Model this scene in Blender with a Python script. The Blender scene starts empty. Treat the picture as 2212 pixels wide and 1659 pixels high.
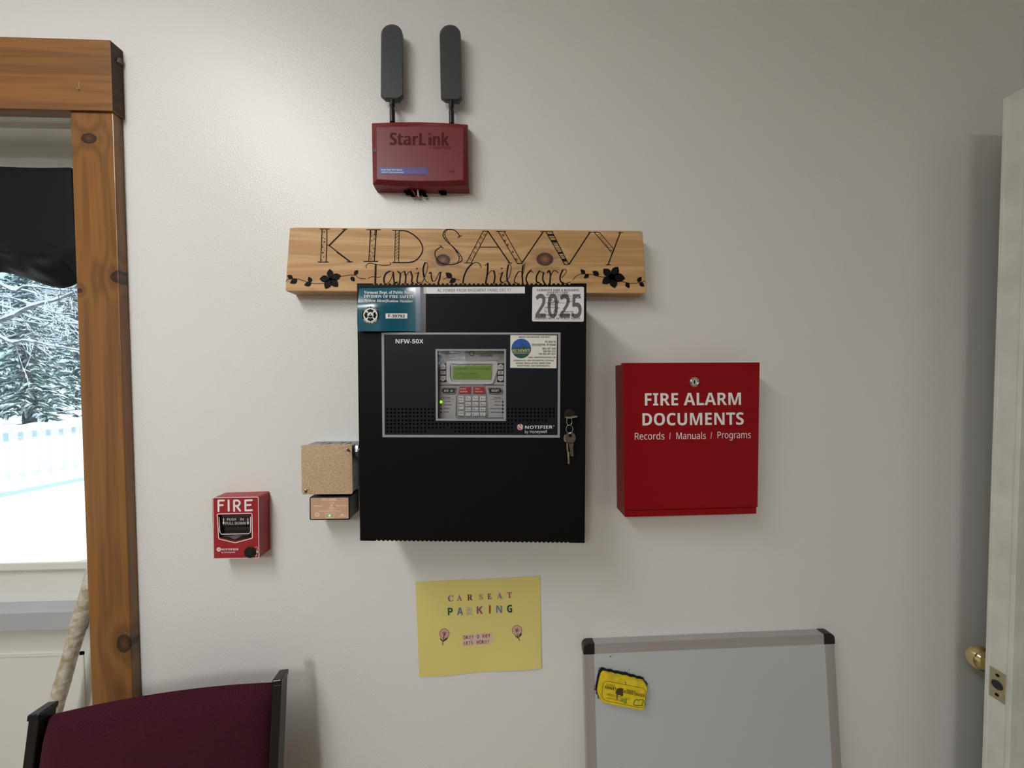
import bpy, bmesh, math, random
from mathutils import Vector, Matrix
random.seed(7)
S = bpy.context.scene
C = S.collection
IN = 0.0254
# ------------------------------------------------------------------ camera
W, H = 2212, 1659
F, ZC = 798.6, 32.565                     # focal length in pixels, lens to wall in inches
YAW, PIT, ROL = math.radians(2.182), math.radians(1.59), math.radians(-0.24)
CH = 59.4                                 # lens height above the floor, inches
def rot(v):
    x, y, z = v
    c, s = math.cos(ROL), math.sin(ROL); x, z = c*x - s*z, s*x + c*z
    c, s = math.cos(PIT), math.sin(PIT); y, z = c*y + s*z, -s*y + c*z
    c, s = math.cos(YAW), math.sin(YAW); x, y = c*x + s*y, -s*x + c*y
    return Vector((x, y, z))
CAM = Vector((0, -ZC*IN, CH*IN))
cd = bpy.data.cameras.new('camera'); cam = bpy.data.objects.new('camera', cd); C.objects.link(cam)
cd.sensor_width = 36; cd.lens = F/W*36; cd.clip_start = .02; cd.clip_end = 200
r_, u_, f_ = rot((1, 0, 0)), rot((0, 0, 1)), rot((0, 1, 0))
cam.matrix_world = Matrix(((r_.x, u_.x, -f_.x, CAM.x), (r_.y, u_.y, -f_.y, CAM.y), (r_.z, u_.z, -f_.z, CAM.z), (0, 0, 0, 1)))
S.camera = cam
# ------------------------------------------------------------------ sky, sun, exposure
S.view_settings.view_transform = 'Standard'; S.view_settings.look = 'None'
S.view_settings.exposure = 0; S.view_settings.gamma = 1; S.view_settings.use_curve_mapping = False
wd = bpy.data.worlds.new('sky'); S.world = wd; wd.use_nodes = True
bg = wd.node_tree.nodes['Background']; bg.inputs[0].default_value = (.66, .87, 1, 1); bg.inputs[1].default_value = 1.3
sl = bpy.data.lights.new('sun', 'SUN'); sl.energy = 3.8; sl.angle = .02; sl.color = (1, .95, .86)
so = bpy.data.objects.new('sun', sl); C.objects.link(so); so.location = (0, -6, 8)
so.rotation_euler = (math.radians(-50), 0, math.radians(-40))
LAMP = 21.0                               # radiance of the ceiling light, base for the added fill
# ------------------------------------------------------------------ helpers
def ray(px, py): return rot(((px - W/2)/F, 1.0, -(py - H/2)/F))
def w3(x, z, d): return Vector((x*IN, -d*IN, (CH + z)*IN))      # inches beside / above the lens, out of the wall
class Plane:
    def __init__(s, p, n): s.p, s.n = p, n.normalized()
    def at(s, px, py, off=0.0):
        r = ray(px, py); t = (s.p + s.n*(off*IN) - CAM).dot(s.n)/r.dot(s.n)
        return CAM + r*t
def WP(d): return Plane(w3(0, 0, d), Vector((0, -1, 0)))
def P(px, py, d): return WP(d).at(px, py)
def XZ(px, py, d):
    p = P(px, py, d); return p.x/IN, p.z/IN - CH
def zf(sc, ox, oy):
    return lambda *pts: [(ox + x/sc, oy + y/sc) for x, y in pts]
def lin(c):
    return tuple(((v/255)/12.92 if v/255 <= .04045 else ((v/255 + .055)/1.055)**2.4) for v in c) + (1,)
def cat(pts, n=6):
    out = []
    for i in range(len(pts) - 1):
        p0, p1, p2, p3 = pts[max(i-1, 0)], pts[i], pts[i+1], pts[min(i+2, len(pts)-1)]
        for k in range(n):
            t = k/n
            out.append(tuple(.5*(2*p1[j] + (p2[j]-p0[j])*t + (2*p0[j]-5*p1[j]+4*p2[j]-p3[j])*t*t + (3*p1[j]-p0[j]-3*p2[j]+p3[j])*t**3) for j in range(len(p1))))
    return out + [tuple(pts[-1])]
def rpoly(pts, r, n=5):
    out = []; m = len(pts)
    for i in range(m):
        rr = r[i] if isinstance(r, (list, tuple)) else r
        p, a, b = Vector(pts[i]), Vector(pts[i-1]), Vector(pts[(i+1) % m])
        if rr <= 0: out.append(tuple(p)); continue
        ra = min(rr, (a-p).length*.45, (b-p).length*.45)
        s, e = p + (a-p).normalized()*ra, p + (b-p).normalized()*ra
        for k in range(n + 1):
            t = k/n; out.append(tuple(s*(1-t)**2 + p*2*t*(1-t) + e*t*t))
    return out
def circ(c, r, n=20, ry=None): return [(c[0] + r*math.cos(2*math.pi*k/n), c[1] + (ry or r)*math.sin(2*math.pi*k/n)) for k in range(n)]

class MB:
    def __init__(s): s.v, s.f, s.k, s.m = [], [], [], 0
    def add(s, vs, fs):
        b = len(s.v); s.v += [Vector(v) for v in vs]
        for f in fs: s.f.append([b + i for i in f]); s.k.append(s.m)
    def box(s, x0, x1, z0, z1, d0, d1):
        s.add([w3(x, z, d) for d in (d0, d1) for x, z in ((x0, z0), (x1, z0), (x1, z1), (x0, z1))],
              [(0, 3, 2, 1), (4, 5, 6, 7), (0, 1, 5, 4), (1, 2, 6, 5), (2, 3, 7, 6), (3, 0, 4, 7)])
    def loft(s, rings, cap=True, closed=True):
        n = len(rings[0]); b = len(s.v)
        fs = []
        for k in range(len(rings)-1):
            for i in range(n if closed else n-1):
                j = (i+1) % n; fs.append((k*n+i, k*n+j, (k+1)*n+j, (k+1)*n+i))
        if cap: fs += [tuple(range(n))[::-1], tuple((len(rings)-1)*n + i for i in range(n))]
        s.add([p for r in rings for p in r], fs)
    def prism(s, pts, pl, o0, o1, scale=None):
        """front outline in the photo's pixels on plane pl at offset o1, carried straight back to o0"""
        fr = [pl.at(x, y, o1) for x, y in pts]
        bk = [p + pl.n*((o0 - o1)*IN) for p in fr]
        s.loft([bk, fr])
    def prismw(s, xz, d0, d1): s.loft([[w3(x, z, d0) for x, z in xz], [w3(x, z, d1) for x, z in xz]])
    def ring(s, outer, inner, pl, o0, o1):
        a = [pl.at(*p, o1) for p in outer]; b = [pl.at(*p, o1) for p in inner]
        k = pl.n*((o0 - o1)*IN)
        n = len(a)
        fs = []
        for i in range(n):
            j = (i+1) % n
            fs += [(i, j, n+j, n+i), (2*n+i, 3*n+i, 3*n+j, 2*n+j), (i, 2*n+i, 2*n+j, j), (n+i, n+j, 3*n+j, 3*n+i)]
        s.add(a + b + [p+k for p in a] + [p+k for p in b], fs)
    def fill(s, pts, pl, off=0.0): s.add([pl.at(*p, off) for p in pts], [tuple(range(len(pts)))])
    def disc(s, c, r, pl, off=0.0, n=14, ry=None): s.fill(circ(c, r, n, ry), pl, off)
    def stroke(s, pts, w, pl, off=0.0, closed=False, smooth=True):
        if smooth and len(pts) > 2: pts = cat(pts + ([pts[0]] if closed else []))
        elif closed: pts = list(pts) + [pts[0]]
        s.c = getattr(s, 'c', 0) + 1; off += .0009*(s.c % 5)          # overlapping pen strokes lie on one another
        q = [Vector(p) for p in pts]
        n = len(q); nr = []
        for i in range(n):
            t = q[min(i+1, n-1)] - q[max(i-1, 0)]
            if closed and i in (0, n-1): t = q[1] - q[n-2]
            t = t.normalized() if t.length > 1e-9 else Vector((1, 0)); nr.append(Vector((-t.y, t.x)))
        L = [pl.at(*(q[i] + nr[i]*w/2), off) for i in range(n)]; R = [pl.at(*(q[i] - nr[i]*w/2), off) for i in range(n)]
        s.add(L + R, [(i, i+1, n+i+1, n+i) for i in range(n-1)])
        if not closed:
            s.disc(pts[0], w/2, pl, off+.0018, 8); s.disc(pts[-1], w/2, pl, off+.0018, 8)
    def tube(s, pts, r, n=8, cap=True):
        rs = r if isinstance(r, (list, tuple)) else [r]*len(pts)
        pts = [Vector(p) for p in pts]; rings = []
        up = None
        for i, p in enumerate(pts):
            t = (pts[min(i+1, len(pts)-1)] - pts[max(i-1, 0)]).normalized()
            if up is None: up = Vector((0, 0, 1)) if abs(t.z) < .9 else Vector((1, 0, 0))
            a = t.cross(up).normalized(); b = a.cross(t).normalized(); up = b
            rings.append([p + (a*math.cos(2*math.pi*k/n) + b*math.sin(2*math.pi*k/n))*rs[i] for k in range(n)])
        s.loft(rings, cap)
    def cyl(s, c, axis, r, h, n=20):
        axis = axis.normalized(); s.tube([c, c + axis*h], r, n)
    def torus(s, c, ax, r, t, n=20, m=8, sy=1.0, updir=None):
        ax = ax.normalized(); a = (updir or (Vector((0, 0, 1)) if abs(ax.z) < .9 else Vector((1, 0, 0)))); a = (a - ax*a.dot(ax)).normalized(); b = ax.cross(a)
        rings = []
        for i in range(n):
            th = 2*math.pi*i/n; o = a*math.cos(th)*sy + b*math.sin(th); c0 = c + o*r; on = o.normalized()
            rings.append([c0 + (on*math.cos(2*math.pi*k/m) + ax*math.sin(2*math.pi*k/m))*t for k in range(m)])
        rings.append(rings[0]); s.loft(rings, False)
    def sphere(s, c, r, n=20, m=12, sc=(1, 1, 1)):
        rings = []
        for j in range(m+1):
            ph = -math.pi/2 + math.pi*j/m
            rr = max(math.cos(ph), 1e-4)
            rings.append([c + Vector((rr*math.cos(2*math.pi*i/n)*sc[0], rr*math.sin(2*math.pi*i/n)*sc[1], math.sin(ph)*sc[2]))*r for i in range(n)])
        s.loft(rings, False)
    def build(s, name, mats, parent=None, smooth=None, bevel=0, seg=2, loc=None, recalc=True):
        me = bpy.data.meshes.new(name)
        if parent is not None: o0 = Vector(ROOT[parent.name])
        else: o0 = Vector(loc) if loc is not None else Vector((0, 0, 0))
        me.from_pydata([tuple(v - o0) for v in s.v], [], s.f)
        mats = mats if isinstance(mats, (list, tuple)) else [mats]
        for m in mats: me.materials.append(m)
        me.polygons.foreach_set('material_index', s.k)
        if recalc:
            bm = bmesh.new(); bm.from_mesh(me); bmesh.ops.recalc_face_normals(bm, faces=bm.faces); bm.to_mesh(me); bm.free()
        if smooth is not None:
            me.polygons.foreach_set('use_smooth', [True]*len(me.polygons)); me.set_sharp_from_angle(angle=math.radians(smooth))
        o = bpy.data.objects.new(name, me); C.objects.link(o)
        if parent is not None: o.parent = parent
        else: o.location = o0
        ROOT[o.name] = tuple(o0)
        if bevel:
            b = o.modifiers.new('bevel', 'BEVEL'); b.width = bevel*IN; b.segments = seg; b.limit_method = 'ANGLE'; b.angle_limit = math.radians(40)
        return o
ROOT = {}
def thing(name, label, category, loc, group=None):
    o = bpy.data.objects.new(name, None); C.objects.link(o); o.location = loc; o.empty_display_size = .05
    ROOT[o.name] = tuple(loc); o['label'] = label; o['category'] = category
    if group: o['group'] = group
    return o
def tag(o, label, category, group=None):
    o['label'] = label; o['category'] = category
    if group: o['group'] = group
    return o
def struct(o): o['kind'] = 'structure'; return o
def dup(root, loc, label=None, rotz=0):
    r = root.copy(); C.objects.link(r); r.location = loc; r.rotation_euler = (0, 0, rotz)
    if label: r['label'] = label
    for ch in list(root.children):
        c = ch.copy(); C.objects.link(c); c.parent = r
        for g in list(ch.children):
            e = g.copy(); C.objects.link(e); e.parent = c
    return r
# lettering: the built-in font carries upright, serif, italic and monospaced alphabets
AB = {'sb': (0x1D5D4, 0x1D5EE, 0x1D7EC), 's': (0x1D5A0, 0x1D5BA, 0x1D7E2), 'rb': (0x1D400, 0x1D41A, 0x1D7CE), 'ri': (0x1D468, 0x1D482, 0x1D7CE), 'm': (0x1D670, 0x1D68A, 0x1D7F6)}
_tc = {}
def glyphs(t, style):
    key = (t, style)
    if key in _tc: return _tc[key]
    s = t
    if style in AB:
        A, a, n = AB[style]
        s = ''.join(chr(A+ord(c)-65) if 'A' <= c <= 'Z' else chr(a+ord(c)-97) if 'a' <= c <= 'z' else chr(n+ord(c)-48) if '0' <= c <= '9' else c for c in t)
    cu = bpy.data.curves.new('t', 'FONT'); cu.body = s; cu.size = 1; cu.resolution_u = 3
    o = bpy.data.objects.new('t', cu); C.objects.link(o)
    dg = bpy.context.evaluated_depsgraph_get(); me = bpy.data.meshes.new_from_object(o.evaluated_get(dg))
    vs = [(v.co.x, v.co.y) for v in me.vertices]; fs = [tuple(p.vertices) for p in me.polygons]
    bpy.data.objects.remove(o); bpy.data.curves.remove(cu); bpy.data.meshes.remove(me)
    _tc[key] = (vs, fs); return vs, fs
def text(mb, t, p0, p1, h, pl, off=.006, style='sb', cap=.714, dirv=None):
    """t on the baseline p0-p1 (pixels), capitals h pixels tall"""
    vs, fs = glyphs(t, style)
    if not vs: return
    x0, x1 = min(v[0] for v in vs), max(v[0] for v in vs)
    a, b = Vector(p0), Vector(p1); u = (b - a)/(x1 - x0); n = Vector((u.y, -u.x)).normalized()*(h/cap)
    mb.add([pl.at(*(a + u*(x - x0) + n*y), off) for x, y in vs], fs)
# ------------------------------------------------------------------ materials
def mat(name, col, rough=.5, metal=0, spec=.5, bump=None, emit=None, coat=0, var=None):
    m = bpy.data.materials.new(name); m.use_nodes = True; nt = m.node_tree; b = nt.nodes['Principled BSDF']
    b.inputs['Base Color'].default_value = lin(col); b.inputs['Roughness'].default_value = rough
    b.inputs['Metallic'].default_value = metal; b.inputs['Specular IOR Level'].default_value = spec; b.inputs['Coat Weight'].default_value = coat
    if emit: b.inputs['Emission Color'].default_value = lin(emit[0]); b.inputs['Emission Strength'].default_value = emit[1]
    tc = nt.nodes.new('ShaderNodeTexCoord')
    if bump:
        sc, st, dist = bump; nz = nt.nodes.new('ShaderNodeTexNoise'); nz.inputs['Scale'].default_value = sc; nz.inputs['Detail'].default_value = 3
        bp = nt.nodes.new('ShaderNodeBump'); bp.inputs['Strength'].default_value = st; bp.inputs['Distance'].default_value = dist
        nt.links.new(tc.outputs['Object'], nz.inputs['Vector']); nt.links.new(nz.outputs['Fac'], bp.inputs['Height']); nt.links.new(bp.outputs['Normal'], b.inputs['Normal'])
    if var:
        sc, c2 = var; nz = nt.nodes.new('ShaderNodeTexNoise'); nz.inputs['Scale'].default_value = sc; nz.inputs['Detail'].default_value = 5
        rp = nt.nodes.new('ShaderNodeValToRGB'); rp.color_ramp.elements[0].position = .35; rp.color_ramp.elements[1].position = .65
        rp.color_ramp.elements[0].color = lin(col); rp.color_ramp.elements[1].color = lin(c2)
        nt.links.new(tc.outputs['Object'], nz.inputs['Vector']); nt.links.new(nz.outputs['Fac'], rp.inputs[0]); nt.links.new(rp.outputs[0], b.inputs['Base Color'])
    return m
def wood(name, c1, c2, axis, knots=(), rough=.45, grain=38, knotcol=(70, 40, 28), coat=0, warp=.35):
    """grain along axis (0 x, 2 z); knots (x, z, rx, rz) in metres in the thing's own space"""
    m = bpy.data.materials.new(name); m.use_nodes = True; nt = m.node_tree; N = nt.nodes; L = nt.links.new; b = N['Principled BSDF']
    b.inputs['Roughness'].default_value = rough; b.inputs['Coat Weight'].default_value = coat
    tc = N.new('ShaderNodeTexCoord'); src = tc.outputs['Object']
    def math_(op, a, b_=None, c=None):
        n = N.new('ShaderNodeMath'); n.operation = op
        for i, v in enumerate((a, b_, c)):
            if v is None: continue
            if isinstance(v, (int, float)): n.inputs[i].default_value = v
            else: L(v, n.inputs[i])
        return n.outputs[0]
    sp = N.new('ShaderNodeSeparateXYZ'); L(src, sp.inputs[0])
    field = None; kmask = None; dmin = None
    for kx, kz, rx, rz in knots:
        dx = math_('DIVIDE', math_('SUBTRACT', sp.outputs[0], kx), rx); dz = math_('DIVIDE', math_('SUBTRACT', sp.outputs[2], kz), rz)
        d2 = math_('ADD', math_('MULTIPLY', dx, dx), math_('MULTIPLY', dz, dz))
        w = math_('EXPONENT', math_('MULTIPLY', d2, -.16))
        core = N.new('ShaderNodeMapRange'); core.interpolation_type = 'SMOOTHSTEP'; L(math_('SQRT', d2), core.inputs[0])
        core.inputs[1].default_value = .88; core.inputs[2].default_value = 1.14; core.inputs[3].default_value = 1; core.inputs[4].default_value = 0
        sd_ = math_('SQRT', d2); dmin = sd_ if dmin is None else math_('MINIMUM', dmin, sd_)
        halo = math_('MULTIPLY', w, .25); k = math_('MAXIMUM', core.outputs[0], halo)
        field = w if field is None else math_('ADD', field, w); kmask = k if kmask is None else math_('MAXIMUM', kmask, k)
    mp = N.new('ShaderNodeMapping'); L(src, mp.inputs[0])
    sc = [grain, grain, grain]; sc[axis] = grain*.045; mp.inputs['Scale'].default_value = sc
    nz = N.new('ShaderNodeTexNoise'); nz.inputs['Scale'].default_value = 1; nz.inputs['Detail'].default_value = 4; nz.inputs['Distortion'].default_value = warp; L(mp.outputs[0], nz.inputs['Vector'])
    fac = nz.outputs['Fac']
    if field is not None: fac = math_('ADD', fac, math_('MULTIPLY', field, .22))
    rings = math_('MULTIPLY', math_('SINE', math_('MULTIPLY', fac, 34)), .5)
    fine = N.new('ShaderNodeTexNoise'); fm = N.new('ShaderNodeMapping'); s2 = [grain*9]*3; s2[axis] = grain*.25; fm.inputs['Scale'].default_value = s2
    L(src, fm.inputs[0]); L(fm.outputs[0], fine.inputs['Vector']); fine.inputs['Scale'].default_value = 1; fine.inputs['Detail'].default_value = 2
    t = math_('ADD', math_('MULTIPLY', rings, .38), math_('ADD', math_('MULTIPLY', fine.outputs['Fac'], .5), .22))
    rp = N.new('ShaderNodeValToRGB'); rp.color_ramp.elements[0].color = lin(c1); rp.color_ramp.elements[1].color = lin(c2); L(t, rp.inputs[0])
    col = rp.outputs[0]
    if kmask is not None:
        mx = N.new('ShaderNodeMix'); mx.data_type = 'RGBA'; L(kmask, mx.inputs[0]); L(col, mx.inputs[6])
        kr = N.new('ShaderNodeValToRGB'); ke = kr.color_ramp.elements; ke[0].color = lin(tuple(min(255, int(v*1.75)) for v in knotcol)); ke[1].position = .95; ke[1].color = lin(tuple(int(v*.6) for v in knotcol))
        kn = ke.new(.6); kn.color = lin(knotcol); kw = N.new('ShaderNodeTexNoise'); kw.inputs['Scale'].default_value = 260; L(src, kw.inputs['Vector'])
        L(math_('ADD', dmin, math_('MULTIPLY', math_('SUBTRACT', kw.outputs['Fac'], .5), .9)), kr.inputs[0]); L(kr.outputs[0], mx.inputs[7]); col = mx.outputs[2]
    L(col, b.inputs['Base Color'])
    bp = N.new('ShaderNodeBump'); bp.inputs['Strength'].default_value = .12; bp.inputs['Distance'].default_value = .0008; L(t, bp.inputs['Height']); L(bp.outputs[0], b.inputs['Normal'])
    return m
def glass(name, tint=(1, 1, 1), ior=1.5, rough=0.0, base=0.0):
    m = bpy.data.materials.new(name); m.use_nodes = True; nt = m.node_tree; N = nt.nodes; N.clear(); L = nt.links.new
    o = N.new('ShaderNodeOutputMaterial'); mx = N.new('ShaderNodeMixShader'); tr = N.new('ShaderNodeBsdfTransparent'); gl = N.new('ShaderNodeBsdfGlossy')
    fr = N.new('ShaderNodeFresnel'); ge = N.new('ShaderNodeNewGeometry'); io = N.new('ShaderNodeMapRange')   # same index seen from either side of the sheet
    io.inputs[3].default_value = ior; io.inputs[4].default_value = 1/ior; L(ge.outputs['Backfacing'], io.inputs[0]); L(io.outputs[0], fr.inputs[0]); tr.inputs[0].default_value = (*tint, 1); gl.inputs['Roughness'].default_value = rough
    ad = N.new('ShaderNodeMath'); ad.operation = 'ADD'; ad.inputs[1].default_value = base; L(fr.outputs[0], ad.inputs[0])
    L(ad.outputs[0], mx.inputs[0]); L(tr.outputs[0], mx.inputs[1]); L(gl.outputs[0], mx.inputs[2]); L(mx.outputs[0], o.inputs[0])
    return m
M = {}
M['wall'] = mat('wall_paint', (226, 226, 223), .28, spec=.5, bump=(300, .42, .002))
M['ceil'] = mat('ceiling_paint', (235, 233, 228), .8)
M['white'] = mat('white_trim_paint', (226, 226, 220), .42)
M['doorpaint'] = mat('door_paint', (222, 223, 216), .45, bump=(90, .08, .001), var=(14, (206, 207, 199)))
M['floor'] = wood('honey_floor', (128, 112, 94), (170, 152, 130), 1, grain=22, rough=.35)
M['snow'] = mat('snow', (246, 250, 255), .7, bump=(3, .5, .05))
M['bark'] = mat('bark', (124, 122, 128), .9, var=(9, (84, 84, 96)))
M['needle'] = mat('fir_needles', (104, 142, 136), .8, var=(2.2, (66, 100, 100)))
M['rail'] = mat('snowy_rail_paint', (238, 247, 250), .6)
M['black'] = mat('black_powder_coat', (8, 8, 10), .5, spec=.16, bump=(1400, .12, .0004))
M['overlay'] = mat('dark_membrane', (23, 24, 32), .45, spec=.2, bump=(1800, .1, .0003))
M['hole'] = mat('hole_black', (3, 3, 4), .9, spec=.05)
M['silver'] = mat('grey_border_print', (150, 152, 155), .45)
M['ink'] = mat('black_ink', (18, 15, 15), .6, spec=.2)
M['ink2'] = mat('marker_black', (17, 13, 11), .6, spec=.15)
M['wink'] = mat('white_ink', (232, 232, 230), .5)
M['paperw'] = mat('white_label', (226, 226, 226), .4)
M['cream'] = mat('cream_label', (224, 222, 212), .42)
M['gink'] = mat('grey_numeral_ink', (98, 98, 97), .5)
M['teal'] = mat('teal_label', (0, 84, 104), .15)
M['tape'] = glass('clear_tape', (.86, .86, .9), 1.35, .35, .02)
M['comm'] = mat('maroon_plastic', (116, 30, 36), .42, bump=(900, .12, .0004))
M['commdk'] = mat('maroon_letter', (84, 12, 22), .6, spec=.2)
M['blue'] = mat('blue_label', (56, 74, 152), .4)
M['redink'] = mat('red_ink', (178, 62, 62), .5)
M['antenna'] = mat('charcoal_plastic', (60, 63, 66), .42, bump=(900, .08, .0004))
M['blackpl'] = mat('black_plastic', (20, 20, 22), .35)
M['cabred'] = mat('red_powder_coat', (140, 4, 15), .42, spec=.2, bump=(1200, .1, .0004))
M['chrome'] = mat('chrome', (214, 212, 208), .18, 1)
M['steel'] = mat('key_steel', (178, 172, 168), .28, 1)
M['brass'] = mat('brass', (226, 206, 150), .12, 1)
M['brasspl'] = mat('worn_brass_plate', (196, 184, 150), .35, .8)
M['darkhole'] = mat('dark_recess', (46, 44, 42), .6)
M['galv'] = mat('galvanised_steel', (255, 236, 206), .36, 1, bump=(900, .9, .0022), var=(800, (216, 174, 128)))  # warm room reflection tinted into the colour of grey steel
M['galvdk'] = mat('galvanised_box', (150, 154, 158), .4, .9, bump=(160, .15, .001))
M['foil'] = mat('foil_label', (255, 216, 186), .26, .6, bump=(240, .25, .0012))  # coppery tone is the room's warm reflection put into the base colour
M['foilink'] = mat('pale_foil_ink', (250, 236, 216), .45)
M['pull'] = mat('pull_station_red', (156, 36, 44), .38)
M['pullblk'] = mat('pull_handle_black', (38, 28, 28), .42)
M['pullgrey'] = mat('pull_grey', (112, 100, 98), .5)
M['paper'] = mat('yellow_paper', (222, 209, 126), .75, bump=(60, .05, .001))
M['board'] = mat('whiteboard', (188, 194, 196), .3, coat=.2)
M['alu'] = mat('brushed_aluminium', (186, 184, 182), .42, .5)
M['yellow'] = mat('eraser_foam', (232, 205, 34), .7, bump=(260, .25, .001), var=(60, (206, 180, 26)))
M['felt'] = mat('black_felt', (14, 14, 20), .95, bump=(500, .8, .002))
M['green'] = mat('green_ink', (70, 130, 30), .6)
M['smudge'] = mat('dark_smudge', (66, 58, 28), .8)
M['satin'] = mat('black_satin', (9, 11, 18), .5, spec=.3, bump=(700, .12, .0005))
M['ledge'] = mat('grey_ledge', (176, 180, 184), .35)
M['pole'] = mat('peeling_white_paint', (214, 211, 200), .6, bump=(110, .6, .002), var=(75, (170, 150, 118)))
M['chairblk'] = mat('dark_bronze_metal', (40, 38, 36), .32, .5)
M['cap'] = mat('chair_cap', (18, 19, 24), .25)
M['kgrey'] = mat('keypad_grey', (186, 188, 191), .5)
M['klight'] = mat('keypad_light_grey', (208, 210, 211), .5)
M['kdark'] = mat('keypad_slate', (150, 153, 157), .5)
M['keyc'] = mat('key_cap_grey', (220, 221, 223), .5)
M['keyred'] = mat('key_red', (176, 32, 44), .45)
M['lcd'] = mat('lcd', (112, 146, 60), .35, emit=((104, 140, 50), .12))
M['lcdink'] = mat('lcd_segments', (52, 74, 30), .5)
M['ledon'] = mat('led_green', (150, 240, 40), .4, emit=((150, 255, 30), 1.6))
M['ledgreen'] = mat('led_teal', (120, 220, 180), .3, emit=((110, 230, 170), .8))
M['check'] = mat('check_green', (54, 130, 62), .5)
M['glass'] = glass('window_glass', (.97, .99, .99), 1.5)
M['pane'] = glass('panel_glass', (.98, .98, .98), 1.5, 0, .04)
M['burg'] = None
def fabric():
    m = mat('burgundy_fabric', (86, 24, 40), .95, spec=.15); nt = m.node_tree; N = nt.nodes; L = nt.links.new; b = N['Principled BSDF']
    b.inputs['Sheen Weight'].default_value = .12; b.inputs['Sheen Roughness'].default_value = .5; b.inputs['Sheen Tint'].default_value = lin((190, 120, 140))
    tc = N.new('ShaderNodeTexCoord'); mp = N.new('ShaderNodeMapping'); mp.inputs['Rotation'].default_value = (0, math.radians(52), 0); L(tc.outputs['Object'], mp.inputs[0])
    wv = N.new('ShaderNodeTexWave'); wv.inputs['Scale'].default_value = 165; wv.inputs['Distortion'].default_value = 3; wv.inputs['Detail Scale'].default_value = 4; L(mp.outputs[0], wv.inputs[0])
    nz = N.new('ShaderNodeTexNoise'); nz.inputs['Scale'].default_value = 900; L(tc.outputs['Object'], nz.inputs[0])
    ad = N.new('ShaderNodeMath'); ad.operation = 'ADD'; L(wv.outputs['Fac'], ad.inputs[0]); L(nz.outputs['Fac'], ad.inputs[1])
    rp = N.new('ShaderNodeValToRGB'); rp.color_ramp.elements[0].position = .3; rp.color_ramp.elements[1].position = 1.5 if False else 1.0
    rp.color_ramp.elements[0].color = lin((42, 10, 22)); rp.color_ramp.elements[1].color = lin((78, 28, 42))
    ml = N.new('ShaderNodeMath'); ml.operation = 'MULTIPLY'; ml.inputs[1].default_value = .6; L(ad.outputs[0], ml.inputs[0]); L(ml.outputs[0], rp.inputs[0]); L(rp.outputs[0], b.inputs['Base Color'])
    bp = N.new('ShaderNodeBump'); bp.inputs['Strength'].default_value = .4; bp.inputs['Distance'].default_value = .001; L(ad.outputs[0], bp.inputs['Height']); L(bp.outputs[0], b.inputs['Normal'])
    return m
M['burg'] = fabric()
# ------------------------------------------------------------------ room shell
FL, CE = -CH, 43.0                         # floor and ceiling relative to the lens
XL, XR, DR = -132, 68, 172                 # left wall, right wall, rear wall
OX0, OX1 = -69.0, -33.8                    # doorway in the front wall
OZ = 22.35
b = MB(); b.prismw([(XL, FL), (OX0, FL), (OX0, OZ), (OX1, OZ), (OX1, FL), (112, FL), (112, CE), (XL, CE)], -6.3, 0)
struct(b.build('wall_front', M['wall']))
b = MB(); b.box(XL-6, 112, FL-5, FL, -6.3, DR+5); struct(b.build('floor', M['floor']))
b = MB(); b.box(XL-14, 120, CE, CE+8, -14, DR+14); struct(b.build('ceiling', M['ceil']))
b = MB(); b.box(XL-5, XL, FL, CE, -6.3, DR+5); struct(b.build('wall_left', M['wall']))
b = MB(); b.box(XR, XR+4.5, FL, CE, 0, 4.6); b.box(XR, XR+4.5, FL, CE, 38, DR); b.box(XR, XR+4.5, 21.5, CE, 4.6, 38); struct(b.build('wall_right', M['wall']))
b = MB(); b.box(112, 116, FL, CE, -6.3, DR+5); struct(b.build('wall_hallway', M['wall']))
def reflect(px, py, dm, D):
    p = P(px, py, dm); r = ray(px, py); t = (D - dm)*IN/abs(r.y)
    q = p + Vector((r.x, -r.y, r.z))*t; return q.x/IN, q.z/IN - CH
wa = reflect(968, 793, 5.1, DR); wb = reflect(1005, 793, 5.1, DR); wc = reflect(962, 795, 5.1, DR)
WZ0, WZ1 = wa[1], wa[1] + 27
P1 = (wa[0], wb[0]); P0 = (wc[0] - 13, wc[0])
b = MB()
b.box(XL, P0[0], FL, CE, DR, DR+5); b.box(P0[1], P1[0], WZ0, WZ1, DR, DR+5); b.box(P1[1], 112, FL, CE, DR, DR+5)
b.box(P0[0], P1[1], FL, WZ0, DR, DR+5); b.box(P0[0], P1[1], WZ1, CE, DR, DR+5)
M['panelling'] = wood('dark_panelling', (62, 44, 32), (92, 68, 48), 2, grain=16, rough=.5)
struct(b.build('wall_rear', M['panelling']))
b = MB()
for x0, x1 in (P0, P1):
    for a in ((x0-.01, x1+.01, WZ0, WZ0+.01), (x0-2, x1+2, WZ0-2.2, WZ0)): b.box(a[0], a[1], a[2], a[3], DR-.7, DR)
wf = struct(b.build('window_2', M['panelling']))
b = MB()
for x0, x1 in (P0, P1): b.box(x0, x1, WZ0, WZ1, DR+2.4, DR+2.6)
b.build('pane', M['glass'], wf)
b = MB(); b.box(OX1+4.4, XR, FL, FL+3.6, .01, .55); b.box(XL, OX0-4.2, FL, FL+3.6, .01, .55); struct(b.build('baseboard_front', M['white'], bevel=.1))
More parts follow.
